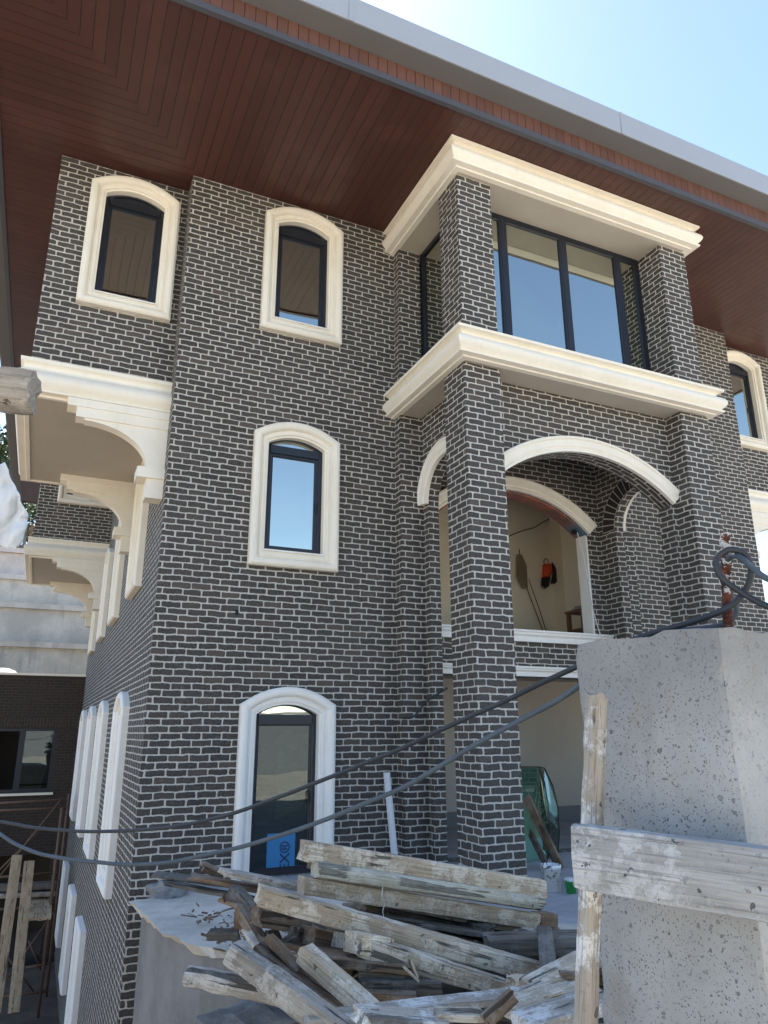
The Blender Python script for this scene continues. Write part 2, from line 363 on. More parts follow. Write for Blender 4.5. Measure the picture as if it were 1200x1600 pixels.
# ---------------------------------------------------------------- object helpers
def mesh_obj(name, verts, faces, mat, parent=None, smooth=False, mats=None, midx=None):
    me = bpy.data.meshes.new(name); me.from_pydata([tuple(v) for v in verts], [], faces)
    for mm in (mats or [mat]): me.materials.append(M[mm])
    if midx:
        for p_, i in zip(me.polygons, midx): p_.material_index = i
    me.validate()
    bm = bmesh.new(); bm.from_mesh(me); bmesh.ops.recalc_face_normals(bm, faces=bm.faces); bm.to_mesh(me); bm.free()
    if smooth: me.polygons.foreach_set('use_smooth', [True]*len(me.polygons))
    o = bpy.data.objects.new(name, me); C.objects.link(o)
    if parent:
        o.parent = parent
        o.matrix_parent_inverse = Matrix.Identity(4)
        if getattr(parent, 'world_off', None): pass
    return o
class G:
    """geometry bucket"""
    def __init__(s): s.v = []; s.f = []; s.mi = []
    def add(s, vs, fs, mi=0):
        b = len(s.v); s.v += [Vector(x) for x in vs]; s.f += [[b+i for i in f] for f in fs]; s.mi += [mi]*len(fs); return s
    def box(s, a, b, mi=0):
        x0, y0, z0 = a; x1, y1, z1 = b
        return s.add([(x0, y0, z0), (x1, y0, z0), (x1, y1, z0), (x0, y1, z0), (x0, y0, z1), (x1, y0, z1), (x1, y1, z1), (x0, y1, z1)],
                     [(0, 3, 2, 1), (4, 5, 6, 7), (0, 1, 5, 4), (1, 2, 6, 5), (2, 3, 7, 6), (3, 0, 4, 7)], mi)
    def prism(s, poly, z0, z1, mi=0):
        n = len(poly)
        return s.add([(x, y, z0) for x, y in poly]+[(x, y, z1) for x, y in poly],
                     [list(range(n))[::-1], list(range(n, 2*n))]+[(i, (i+1) % n, n+(i+1) % n, n+i) for i in range(n)], mi)
    def extr(s, pts, vec, mi=0):
        n = len(pts); vec = Vector(vec)
        return s.add([Vector(p) for p in pts]+[Vector(p)+vec for p in pts],
                     [list(range(n))[::-1], list(range(n, 2*n))]+[(i, (i+1) % n, n+(i+1) % n, n+i) for i in range(n)], mi)
    def tube(s, path, r, n=8, mi=0, cap=True):
        path = [Vector(p) for p in path]; rs = r if isinstance(r, (list, tuple)) else [r]*len(path)
        prev = None; rings = []
        for i, p in enumerate(path):
            t = (path[min(i+1, len(path)-1)]-path[max(i-1, 0)]).normalized()
            if prev is None: a = t.orthogonal().normalized()
            else: a = (prev - t*prev.dot(t)).normalized()
            prev = a; b = t.cross(a)
            rings.append([p+(a*math.cos(2*math.pi*j/n)+b*math.sin(2*math.pi*j/n))*rs[i] for j in range(n)])
        vs = [v for rg in rings for v in rg]; fs = []
        for i in range(len(path)-1):
            for j in range(n): fs.append((i*n+j, i*n+(j+1) % n, (i+1)*n+(j+1) % n, (i+1)*n+j))
        if cap: fs += [list(range(n))[::-1], [(len(path)-1)*n+j for j in range(n)]]
        return s.add(vs, fs, mi)
    def obj(s, name, mat, parent=None, smooth=False, mats=None):
        off = Vector((0, 0, 0)); q = parent
        while q is not None: off += q.location; q = q.parent
        return mesh_obj(name, [v-off for v in s.v], s.f, mat, parent, smooth, mats, s.mi if mats else None)
def tag(o, label=None, cat=None, group=None, kind=None):
    if label: o['label'] = label
    if cat: o['category'] = cat
    if group: o['group'] = group
    if kind: o['kind'] = kind
    return o
def empty(name, loc, label, cat, group=None):
    o = bpy.data.objects.new(name, None); C.objects.link(o); o.location = loc; o.empty_display_size = .2
    return tag(o, label, cat, group)
def smooth_path(pts, n=8):
    """Catmull-Rom"""
    P = [Vector(p) for p in pts]; P = [P[0]*2-P[1]]+P+[P[-1]*2-P[-2]]; out = []
    for i in range(1, len(P)-2):
        for k_ in range(n):
            t = k_/n; a, b, c, d = P[i-1:i+3]
            out.append(.5*((2*b)+(c-a)*t+(2*a-5*b+4*c-d)*t*t+(3*b-a-3*c+d)*t**3))
    out.append(P[-2]); return out

# planes: map (u, z, out)
def front(y0): return lambda u, z, o: Vector((u, y0-o, z))
def left(x0): return lambda u, z, o: Vector((x0-o, u, z))
def right(x0): return lambda u, z, o: Vector((x0+o, u, z))

NA = 14
def arch_z(op, u):
    a, b, zb, zs, rise = op[:5]
    if rise <= 0: return zs
    h = (b-a)/2; x = abs(u-(a+b)/2)
    if rise >= h*.9: return zs+rise*math.sqrt(max(0, 1-(x/h)**2))
    Rr = (h*h+rise*rise)/(2*rise); return zs+rise-Rr+math.sqrt(max(0, Rr*Rr-x*x))
def arch_us(op):
    a, b = op[0], op[1]
    if op[4] <= 0: return [a, b]
    if op[4] >= (b-a)/2*.9: return [(a+b)/2-(b-a)/2*math.cos(math.pi*i/NA) for i in range(NA+1)]
    return [a+(b-a)*i/NA for i in range(NA+1)]
def wall(name, T, u0, u1, z0, z1, th, ops, mat, parent, reveal=None):
    us = {round(u0, 5), round(u1, 5)}
    for op in ops:
        for u in arch_us(op): us.add(round(u, 5))
    us = sorted(us); g = G()
    def quad(a, b, c, d, mi=0): g.add([a, b, c, d], [(0, 1, 2, 3)], mi)
    for a, b in zip(us, us[1:]):
        m = (a+b)/2; cov = sorted([op for op in ops if op[0]-1e-4 < m < op[1]+1e-4], key=lambda o: o[2])
        lo_a = lo_b = z0
        for op in cov+[None]:
            ha, hb = (z1, z1) if op is None else (op[2], op[2])
            if ha-lo_a > 1e-4 or hb-lo_b > 1e-4:
                for o in (0, -th): quad(T(a, lo_a, o), T(b, lo_b, o), T(b, hb, o), T(a, ha, o))
            if op is not None:
                lo_a, lo_b = arch_z(op, max(op[0], min(op[1], a))), arch_z(op, max(op[0], min(op[1], b)))
                quad(T(a, lo_a, 0), T(b, lo_b, 0), T(b, lo_b, -th), T(a, lo_a, -th), 1)
                if op[2] > z0+1e-4: quad(T(a, op[2], 0), T(b, op[2], 0), T(b, op[2], -th), T(a, op[2], -th))
    for op in ops:
        for u in (op[0], op[1]): quad(T(u, op[2], 0), T(u, op[3], 0), T(u, op[3], -th), T(u, op[2], -th))
    for u in (u0, u1): quad(T(u, z0, 0), T(u, z1, 0), T(u, z1, -th), T(u, z0, -th))
    for z in (z0, z1): quad(T(u0, z, 0), T(u1, z, 0), T(u1, z, -th), T(u0, z, -th))
    return g.obj(name, mat, parent, mats=[mat, reveal or mat])

def sweep(g, path, prof, T, closed, side=1):
    """path: 2D points, prof: (w outward, t). T(u,z,out). closed path; mitred."""
    n = len(path); rings = []
    for i in range(n):
        p = Vector(path[i])
        if closed or 0 < i < n-1: a, b = Vector(path[(i-1) % n]), Vector(path[(i+1) % n]); d1 = (p-a).normalized(); d2 = (b-p).normalized()
        elif i == 0: d1 = d2 = (Vector(path[1])-p).normalized()
        else: d1 = d2 = (p-Vector(path[i-1])).normalized()
        n1 = Vector((d1.y, -d1.x))*side; n2 = Vector((d2.y, -d2.x))*side
        nn_ = (n1+n2); nn_ = nn_/max(nn_.dot(n1), .2) if nn_.length > 1e-6 else n1
        rings.append([T(p.x+nn_.x*w_, p.y+nn_.y*w_, t_) for w_, t_ in prof])
    m = len(prof); vs = [v for r_ in rings for v in r_]; fs = []
    for i in range(n if closed else n-1):
        j = (i+1) % n
        for k_ in range(m): fs.append((i*m+k_, i*m+(k_+1) % m, j*m+(k_+1) % m, j*m+k_))
    if not closed: fs += [list(range(m)), [(n-1)*m+k_ for k_ in range(m)][::-1]]
    g.add(vs, fs)

def opening_path(a, b, zb, zs, rise, n=12, bottom=True):
    op = (a, b, zb, zs, rise)
    if rise >= (b-a)/2*.9: us = [(a+b)/2-(b-a)/2*math.cos(math.pi*i/n) for i in range(n+1)]
    else: us = [a+(b-a)*i/n for i in range(n+1)]
    top = [(u, arch_z(op, u)) for u in us] if rise > 0 else [(a, zs), (b, zs)]
    return [(a, zb)]+top+[(b, zb)]     # runs up the left, over, down the right

PROF = [(-.004, -.10), (-.004, .022), (.020, .024), (.024, .045), (.045, .052), (.062, .050), (.070, .036), (.080, .040), (.092, .078), (.108, .096), (.135, .105), (.162, .104), (.180, .090), (.186, .078), (.19, .078), (.19, -.002)]
def window(T, a, b, zb, zs, rise, house, door=False, top='panel', name='window', white=False, fixed=1, label=None, th=.25, glassm='glass', arch_surround=True):
    """a,b,zb,zs,rise : opening; frame is set 6 cm back"""
    mat = 'white' if white else 'cream'
    g = G(); path = opening_path(a, b, zb, zs, rise)
    fb = .055
    fp = opening_path(a+fb, b-fb, zb+fb, zs-(.0 if rise else fb), rise*.85 if rise else 0)
    sweep(g, fp, [(0, -.15), (0, -.075), (.012, -.065), (fb, -.065), (fb, -.15)], T, True, -1)
    zt = zs-.035 if rise else None
    ztr = zs
    if rise: # transom bar
        for (uu0, uu1, z0_, z1_) in ((a+fb, b-fb, ztr-.105, ztr),):
            g.add([T(uu0, z0_, -.06), T(uu1, z0_, -.06), T(uu1, z1_, -.06), T(uu0, z1_, -.06), T(uu0, z0_, -.15), T(uu1, z0_, -.15), T(uu1, z1_, -.15), T(uu0, z1_, -.15)],
                  [(0, 1, 2, 3), (7, 6, 5, 4), (0, 4, 5, 1), (1, 5, 6, 2), (2, 6, 7, 3), (3, 7, 4, 0)])
    lowtop = (ztr-.105) if rise else zs-fb
    win = g.obj(name, 'frame', house)
    if label: win['label'] = label
    g = G()   # sash
    sa, sb, s0, s1 = a+fb, b-fb, zb+fb, lowtop
    sw = .045 if not door else .02
    sweep(g, [(sa+sw, s0+sw), (sa+sw, s1-sw), (sb-sw, s1-sw), (sb-sw, s0+sw)], [(0, -.135), (0, -.095), (.01, -.085), (sw, -.085), (sw, -.135)], T, True, -1)
    g.obj('sash', 'frame', win)
    g = G(); g.add([T(u, z, o) for o in (-.105, -.113) for u, z in ((sa+sw-.005, s0+sw-.005), (sb-sw+.005, s0+sw-.005), (sb-sw+.005, s1-sw+.005), (sa+sw-.005, s1-sw+.005))],
          [(0, 1, 2, 3), (7, 6, 5, 4)]); g.obj('pane', glassm, win)
    if rise:
        op = (a+fb, b-fb, zb, zs, rise*.85); us = [op[0]+(op[1]-op[0])*i/12 for i in range(13)]
        pts = [(op[0], ztr)]+[(u, arch_z(op, u)) for u in us]+[(op[1], ztr)]
        g = G(); g.extr([T(u, z, -.10) for u, z in pts], T(0, 0, -.11)-T(0, 0, -.10))
        if top == 'panel': g.obj('top_panel', 'frame', win)
        else: g.obj('top_pane', 'glass', win)
    hz = (zb+lowtop)/2; g = G(); hp = [T(b-fb-.022, hz+dz, o_) for dz, o_ in ((.05, -.086), (.05, -.062), (-.07, -.060), (-.07, -.067))]; g.tube(hp, .007, 6); g.obj('handle', 'frame', win)
    g = G()
    if door: sweep(g, path, PROF, T, False, -1)
    else: sweep(g, path, PROF, T, True, -1)
    g.obj('surround', mat, win)
    if not door:
        g = G(); g.add([T(u, z, o) for u, z, o in ((a+.002, zb, .055), (b-.002, zb, .055), (b-.002, zb+.02, .05), (a+.002, zb+.02, .05), (a+.002, zb, -.07), (b-.002, zb, -.07), (b-.002, zb+.03, -.07), (a+.002, zb+.03, -.07))],
              [(0, 1, 2, 3), (3, 2, 6, 7), (0, 3, 7, 4), (1, 5, 6, 2), (0, 4, 5, 1), (4, 7, 6, 5)]); g.obj('sill', 'white', win)
    return win

# ================================================================ the house
house = empty('brick_house', (6, 12, -1.5), 'large unfinished dark grey brick house with cream trim and wide brown wooden eaves', 'house')
YW = 8.43; XL, XR = 1.05, 10.95; ZS = 7.2; XC = 6.0
def mir(x): return 2*XC-x
# window openings, main front: outer surround is 0.19 wider
WA, WB = 2.25, 3.01
w2 = (WA, WB, 5.30, 6.82, .115); w1 = (WA, WB, 2.11, 3.53, .11); w0 = (WA, WB, -1.5, .20, .115)
def mo(op): return (mir(op[1]), mir(op[0]))+op[2:]
arch1 = (4.60, 7.27, 1.35, 2.86, .52)
gopen = (4.60, 7.35, -1.5, .72, 0)
up2o = (4.60, 7.40, 4.55, 6.83, 0)
wall('wall', front(YW), XL, XR, -6, ZS, .25, [w2, w1, w0, mo(w2), mo(w1), mo(w0), arch1, gopen, up2o], 'brick', house)
window(front(YW), *w2, house, top='panel', label='upper arched window left of the bay with a dark top panel')
window(front(YW), *w1, house, top='pane', label='middle arched window reflecting blue sky')
window(front(YW), *w0, house, door=True, top='pane', name='glass_door', white=True, glassm='glass_clear', label='tall glazed ground floor door in a white arched surround')
for q in (w2, w1, w0): window(front(YW), *mo(q), house, top='panel', door=(q is w0), name='glass_door' if q is w0 else 'window')

# side wall going back
sy = [10.05, 13.1, 15.9, 18.85]; ops = []
for y in sy: ops.append((y+.19, y+.94, 2.06, 3.53, .11)); ops.append((y+.19, y+.94, -1.69, .22, .12))
for y in (13.1, 16.0, 19.3): ops.append((y+.19, y+.94, -4.3, -3.06, 0))
# merge: openings that overlap in u with different z are handled strip by strip
wall('wall', left(XL), YW+.25, 21.5, -6, ZS, .25, ops, 'brick', house)
for o_ in ops:
    window(left(XL), *o_, house, top='panel', white=(o_[2] < 0))
wall('wall', right(XR), YW+.25, 21.5, -6, ZS, .25, [(8.9, 10.5, 1.2, 3.9, 0), (8.9, 10.9, -1.4, .8, 0)], 'brick', house)  # both openings added out of view to let daylight into the rooms
g = G(); g.box((XL, 21.5, -6), (XR, 21.75, ZS)); g.obj('wall', 'brick', house)

# overhanging wings on the left and the right, two blocks each
def wing(s, y0, y1, full):
    X = (lambda x: x) if s > 0 else mir
    xo = -.57
    def bx(g, x0, x1, ya, yb, za, zb): a, b = sorted((X(x0), X(x1))); g.box((a, ya, za), (b, yb, zb))
    op = (.01, .765, 5.30, 6.81, .115)
    if s > 0:
        wall('wall', front(y0), xo, XL, 4.1, ZS, .2, [op], 'brick', house)
        window(front(y0), *op, house, top='panel')
        so_ = (y0+1.2, y0+1.95, 5.3, 6.81, .115)
        wall('wall', left(xo), y0+.2, y1, 4.1, ZS, .2, [so_], 'brick', house)
        window(lambda u, z, o: left(xo)(u, z, o*.35 if o > 0 else o), *so_, house, top='panel')
    else:
        op = mo(op)
        wall('wall', front(y0), mir(XL), mir(xo), 4.1, ZS, .2, [op], 'brick', house)
        window(front(y0), *op, house, top='panel')
        wall('wall', right(mir(xo)), y0+.2, y1, 4.1, ZS, .2, [], 'brick', house)
    g = G(); bx(g, xo+.2, XL, y1-.2, y1, 4.1, ZS); g.obj('wall', 'brick', house)
    g = G(); bx(g, xo+.01, XL-.001, y0+.02, y1-.01, 3.80, 4.09); g.obj('balcony_slab', 'cream_shaded', house)
    prof = [(-.03, 3.775), (.02, 3.775), (.03, 3.80), (.115, 3.805), (.12, 3.83), (.085, 3.845)]+[(.085+.075*math.sin(math.pi*t/10)**.8+.0*t, 3.85+.22*t/10) for t in range(1, 10)]+[(.075, 4.08), (.055, 4.115), (.06, 4.15), (.085, 4.17), (.10, 4.175), (.105, 4.22), (.02, 4.235), (-.03, 4.235)]
    g = G(); pth = [(X(XL+.0), y0), (X(xo), y0), (X(xo), y1), (X(XL), y1)]
    sweep(g, pth, prof, lambda u, z, o: Vector((u, z, o)), False, -1 if s > 0 else 1)
    g.obj('cornice', 'cream', house)
    for yb in (y0-.11, y1-.5):
        g = G()
        bx(g, -.115, XL-.001, yb, yb+.24, 3.70, 3.80)
        bx(g, -.01, XL-.001, yb+.015, yb+.225, 3.575, 3.70)
        pts = [(XL-.001, 3.575), (.09, 3.575)]+[(.09+.74*math.sin(math.pi/2*i/16), 3.09+.46*math.cos(math.pi/2*i/16)) for i in range(17)]+[(.83, 3.05), (XL-.001, 3.05)]
        g.extr([(X(px), yb+.035, pz) for px, pz in pts], (0, .17, 0))
        bx(g, .73, XL-.001, yb-.03, yb+.27, 2.92, 3.05)
        bx(g, .85, XL-.001, yb+.005, yb+.235, 2.68, 2.92)
        g.obj('bracket', 'cream', house)
for s in (1, -1):
    wing(s, 8.77, 12.1, True); wing(s, 17.75, 21.2, True)

# bay: two brick columns, pilasters, cornices, arched screen walls
for s in (1, -1):
    X = (lambda x: x) if s > 0 else mir
    for z0_, z1_ in ((-1.5, 4.16), (4.52, 6.83)):
        a, b = sorted((X(4.05), X(4.55))); g = G(); g.box((a, 6.58, z0_), (b, 7.05, z1_)); g.obj('column', 'brick', house)
        a, b = sorted((X(4.03), X(4.37))); g = G(); g.box((a, 8.24, z0_), (b, YW-.001, z1_)); g.obj('pilaster', 'brick', house)
# side screens with arches (x = 4.35..4.50)
sarch = (7.02, 8.08, -1.5, 2.88, .52)
wall('screen_wall', left(4.352), 7.052, YW-.001, -1.5, 4.16, .15, [(7.06, 8.08, -1.5, 2.88, .52)], 'brick', house)
wall('screen_wall', right(mir(4.352)), 7.052, YW-.001, -1.5, 4.16, .15, [(7.06, 8.08, -1.5, 2.88, .52)], 'brick', house)
# front screen with wide arch
farch = (4.62, 7.38, -1.5, 2.90, .50)
wall('screen_wall', front(6.85), 4.551, 7.449, -1.5, 4.16, .25, [farch], 'brick', house)
ARP = [(0, 0), (0, .05), (.03, .055), (.05, .04), (.07, .06), (.15, .068), (.165, .085), (.19, .085), (.20, .07), (.20, 0)]
def arch_trim(T, op, name='arch_trim', mat='cream', n=28, prof=ARP):
    a, b, zb, zs, rise = op
    us = [(a+b)/2-(b-a)/2*math.cos(math.pi*i/n) for i in range(n+1)]
    g = G(); sweep(g, [(u, arch_z(op, u)) for u in us], prof, T, False, -1); return g.obj(name, mat, house)
arch_trim(front(6.85), farch)
arch_trim(front(YW), arch1)
arch_trim(left(4.352), (7.06, 8.08, -1.5, 2.88, .52))
arch_trim(right(mir(4.352)), (7.06, 8.08, -1.5, 2.88, .52), prof=[(p[0]*.75, p[1]) for p in ARP])
# soldier course of single bricks on the inner face of the right screen
g = G(); cy, cz = 7.57, 2.88
P_ = []; Q_ = []
for i in range(25):
    a_ = math.pi*i/24; P_.append((7.499, cy+.53*math.cos(a_), cz+.52*math.sin(a_))); Q_.append((7.499, cy+.785*math.cos(a_), cz+.77*math.sin(a_)))
for i in range(24): g.extr([P_[i], P_[i+1], Q_[i+1], Q_[i]], (-.005, 0, 0))
g.obj('arch_mortar', 'mortar_light', house)
g = G(); cy, cz = 7.57, 2.88; nb = 21
for i in range(nb):
    th_ = math.pi*(i+.5)/nb; hw = .5*math.pi/nb*.80
    pts = []
    for rr_, k_ in ((.535, 1), (.535, -1), (.77, -1), (.77, 1)):
        a_ = th_+k_*hw*(1 if rr_ > .6 else 1.0); pts.append((7.4985, cy+rr_*math.cos(a_), cz+rr_*.98*math.sin(a_)))
    g.extr(pts, (-.012, 0, 0))
g.obj('brick_arch', 'brick_single', house)
# raw underside and lining of the inner opening
g = G(); op = (arch1[0]+.0, arch1[1], 0, arch1[3], arch1[4]); us = [op[0]+(op[1]-op[0])*i/24 for i in range(25)]
for a, b in zip(us, us[1:]):
    g.add([(u, y, arch_z(op, u)-d) for u, y, d in ((a, YW+.02, .001), (b, YW+.02, .001), (b, YW+.26, .001), (a, YW+.26, .001), (a, YW+.02, .035), (b, YW+.02, .035), (b, YW+.26, .035), (a, YW+.26, .035))],
          [(0, 1, 2, 3), (4, 5, 6, 7), (0, 1, 5, 4), (2, 3, 7, 6)])
g.obj('arch_lining', 'arch_raw', house)
g = G(); g.box((7.235, YW+.02, 1.36), (7.268, YW+.24, 2.86)); g.obj('jamb_lining', 'white', house)
g = G(); g.box((4.602, YW+.02, 1.36), (4.635, YW+.24, 2.86)); g.obj('jamb_lining', 'white', house)
# sill and lintel bands
def band(x0, x1, z0_, z1_, name):
    h = z1_-z0_; g = G()
    prof = [(0, z0_), (.05, z0_), (.055, z0_+h*.45), (.085, z0_+h*.6), (.09, z1_-.03), (.11, z1_-.025), (.11, z1_), (0, z1_)]
    g.extr([(x0, YW-.001-o, z) for o, z in prof], (x1-x0, 0, 0)); return g.obj(name, 'white', house)
band(4.502, 7.498, 1.19, 1.345, 'sill_band'); band(4.502, 7.498, .722, .85, 'lintel_band')
g = G(); g.box((4.6, YW, 1.3465), (7.27, YW+.25, 1.352)); g.obj('sill_top', 'white', house)
# cornices of the bay
def bay_cornice(zb, zt, topc):
    h = zt-zb
    pr = [(-.02, zb), (.05, zb), (.06, zb+.015), (.135, zb+.02), (.145, zb+.045), (.105, zb+.06)]+[(.105+.075*math.sin(math.pi*t/10)**.8, zb+.065+(h-.165)*t/10) for t in range(1, 10)]+[(.09, zb+h-.095), (.075, zb+h-.075), (.085, zb+h-.055), (.12, zb+h-.04), (.16, zb+h-.036), (.165, zb+h-.006), (-.02, zb+h)]
    g = G(); x0, x1, yf = 4.03, 7.93, 6.52
    sweep(g, [(x0, YW-.001), (x0, yf), (x1, yf), (x1, YW-.001)], pr, lambda u, z, o: Vector((u, z, o)), False, 1)
    g.obj('cornice', 'cream', house)
    g = G(); g.prism([(4.012, YW-.01), (4.012, 6.502), (7.948, 6.502), (7.948, YW-.01)], zb+.004, zt-.004); return g.obj('balcony_slab', 'cream_shaded', house)
bay_cornice(4.16, 4.52, 0); bay_cornice(6.83, 7.196, 1)
# glazed bay of the top floor
win = None
g = G(); zb, zt, yg = 4.52, 6.83, 7.0
def post(g, x0, x1, y0, y1): g.box((x0, y0, zb), (x1, y1, zt))
post(g, 4.39, 4.46, yg, yg+.07)
for x in (4.98, 6.0, 7.0): g.box((x, yg, zb+.05), (x+.075, yg+.07, zt-.06))
post(g, 7.385, 7.455, yg, yg+.07)
g.box((4.46, yg, zb), (7.385, yg+.07, zb+.05)); g.box((4.46, yg, zt-.06), (7.385, yg+.07, zt))
for X in ((4.39, 4.46), (7.385, 7.455)):
    g.box((X[0], yg+.07, zb), (X[1], 8.24, zb+.05)); g.box((X[0], yg+.07, zt-.06), (X[1], 8.24, zt)); g.box((X[0], 8.17, zb+.05), (X[1], 8.24, zt-.06)); g.box((X[0], 7.30, zb+.05), (X[1], 7.36, zt-.06))
bay = g.obj('bay_window', 'frame', house); bay['label'] = 'wide glazed bay of four dark framed panes reflecting the sky'
for a, b in ((4.46, 4.98), (5.055, 6.0), (6.075, 7.0), (7.075, 7.385)):
    g = G(); sweep(g, [(a+.03, zb+.08), (a+.03, zt-.09), (b-.03, zt-.09), (b-.03, zb+.08)], [(0, -.05), (0, -.01), (.008, -.004), (.0305, -.004), (.0305, -.05)], front(yg), True, -1); g.obj('sash', 'frame', bay)
    g = G(); g.box((a+.025, yg+.028, zb+.075), (b-.025, yg+.034, zt-.085)); g.obj('pane', 'glass', bay)
for X in (4.42, 7.42):
    g = G(); g.box((X, yg+.075, zb+.05), (X+.006, 7.30, zt-.06)); g.box((X, 7.36, zb+.05), (X+.006, 8.17, zt-.06)); g.obj('pane', 'glass', bay)
p_ = Vector((2.0, YW-.002, 1.0)); r_ = rt2*((370-600)/FPX) + up2*(-(957-800)/FPX) + fw; p_ = r_*((YW-.001)/r_.y)
g = G(); g.box((p_.x-.018, YW-.003, p_.z-.03), (p_.x+.02, YW-.001, p_.z+.028)); g.obj('anchor_hole', 'dark', house)  # hole shown as a flat patch, its shaded depth painted dark
# floors, interior walls
g = G(); g.box((XL+.25, YW+.25, .88), (XR-.25, 21.5, 1.0)); g.obj('floor_slab', 'ceiling', house)
g = G(); g.box((XL+.25, YW+.25, 4.1), (XR-.25, 21.5, 4.25)); g.obj('floor_slab', 'ceiling', house)
g = G(); g.box((XL+.25, YW+.25, -1.62), (XR-.25, 21.5, -1.502)); g.obj('floor_slab', 'patio', house)
g = G(); g.box((3.35, 10.6, 1.0), (10.69, 10.72, 4.1)); g.box((3.25, YW+.25, 1.0), (3.35, 10.72, 4.1)); g.box((8.25, 10.3, 1.0), (8.65, 10.6, 4.1)); g.obj('room_wall', 'interior', house)
g = G(); g.box((3.35, 11.2, -1.5), (10.69, 11.32, .88)); g.box((3.25, YW+.25, -1.5), (3.35, 11.32, .88)); g.obj('room_wall', 'interior_pale', house)
g = G(); g.box((3.352, 11.185, -1.5), (9.598, 11.198, -1.25)); g.obj('skirting', 'interior_grey', house)
g = G(); g.box((XL+.25, 11.0, 4.25), (XR-.25, 11.1, 7.2)); g.box((4.1, YW+.25, 4.25), (4.2, 11, 7.2)); g.obj('room_wall', 'ceiling', house)
g = G(); g.box((XL+.25, 10.4, -1.5), (3.25, 10.5, .88)); g.obj('room_wall', 'ceiling', house)

# roof: soffit, edge trim, fascia, gutter, hip roof
ex0, ex1, ey0, ey1 = -1.33, mir(-1.33), 5.97, 25.4  # back eave drawn out beyond the house to shade the pit
def tri(pts, z, mat, name):
    g = G(); g.prism(pts, z, z+.03); g.obj(name, mat, house)
inn = lambda d: (ex0+d, ex1-d, ey0+d, ey1-d)
a = 8.0; ia = inn(3.6)
tri([(ex0, ey0), (ex1, ey0), (ia[1], ia[2]), (ia[0], ia[2])], ZS, 'soffit_y', 'soffit')
tri([(ex0, ey0), (ia[0], ia[2]), (ia[0], ia[3]), (ex0, ey1)], ZS, 'soffit_x', 'soffit')
tri([(ex1, ey0), (ex1, ey1), (ia[1], ia[3]), (ia[1], ia[2])], ZS, 'soffit_x', 'soffit')
tri([(ex0, ey1), (ia[0], ia[3]), (ia[1], ia[3]), (ex1, ey1)], ZS, 'soffit_y', 'soffit')
loop = [(ex0, ey0), (ex0, ey1), (ex1, ey1), (ex1, ey0)]
XY = lambda u, z, o: Vector((u, z, o))
g = G(); sweep(g, loop, [(-.05, ZS-.02), (.01, ZS-.02), (.012, ZS+.03), (.012, ZS+.062), (-.05, ZS+.062)], XY, True, -1); g.obj('edge_trim', 'trim_metal', house)
g = G(); sweep(g, loop, [(-.02, ZS+.062), (0, ZS+.062), (0, ZS+.29), (-.02, ZS+.29)], XY, True, -1)
o = g.obj('fascia_boards', 'fascia_wood', house, mats=['fascia_wood', 'fascia_wood_x'])
for p_ in o.data.polygons: p_.material_index = 1 if abs(p_.normal.x) > .5 else 0
g = G(); sweep(g, loop, [(-.05, ZS+.29), (.262, ZS+.29), (.27, ZS+.30), (.275, ZS+.635), (.268, ZS+.655), (.24, ZS+.655), (.24, ZS+.60), (-.05, ZS+.58)], XY, True, -1); o = g.obj('gutter', 'gutter', house, mats=['gutter', 'gutter_shaded'])
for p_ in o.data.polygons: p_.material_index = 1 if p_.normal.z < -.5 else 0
for px_, py_ in ((545, 30), (971, 205), (60, -140)):
    r_ = rt2*((px_-600)/FPX) + up2*(-(py_-800)/FPX) + fw; x = (r_*(5.7/r_.y)).x
    g = G(); g.box((x, ey0-.2785, ZS+.292), (x+.05, ey0-.2755, ZS+.65)); g.obj('gutter_joint', 'gutter', house)
g = G(); zt0 = ZS+.6; zr = 9.4; e = .1
g.add([(ex0-e, ey0-e, zt0), (ex1+e, ey0-e, zt0), (ex1+e, ey1+e, zt0), (ex0-e, ey1+e, zt0), (XC, 13.4, zr), (XC, 16.2, zr)], [(0, 1, 4), (1, 2, 5, 4), (2, 3, 5), (3, 0, 4, 5), (3, 2, 1, 0)])
g.obj('roof', 'roof', house)

# writing on the blue protective sticker of the glass door
g = G(); g.box((2.475, YW+.100, -1.45), (2.80, YW+.1035, -1.08)); st = g.obj('sticker', 'blue', house)
def text_mesh(s, size, mat, parent, mw, name='lettering', ext=.001):
    cu = bpy.data.curves.new('lettering', 'FONT'); cu.body = s; cu.size = size; cu.extrude = ext; cu.offset = size*.012
    to = bpy.data.objects.new('lettering', cu); C.objects.link(to)
    bpy.context.view_layer.update()
    me = bpy.data.meshes.new_from_object(to.evaluated_get(bpy.context.evaluated_depsgraph_get()))
    bpy.data.objects.remove(to); bpy.data.curves.remove(cu)
    off = Vector((0, 0, 0)); q = parent
    while q is not None: off += q.location; q = q.parent
    me.transform(Matrix.Translation(-off) @ mw); me.materials.clear(); me.materials.append(M[mat])
    o = bpy.data.objects.new(name, me); C.objects.link(o); o.parent = parent; return o
# text reads upwards
mw = Matrix.Translation((2.735, YW+.098, -1.47)) @ Matrix.Rotation(R(90), 4, 'X') @ Matrix.Rotation(R(90), 4, 'Z')
text_mesh('EX\u00ae', .155, 'navy', st, mw)
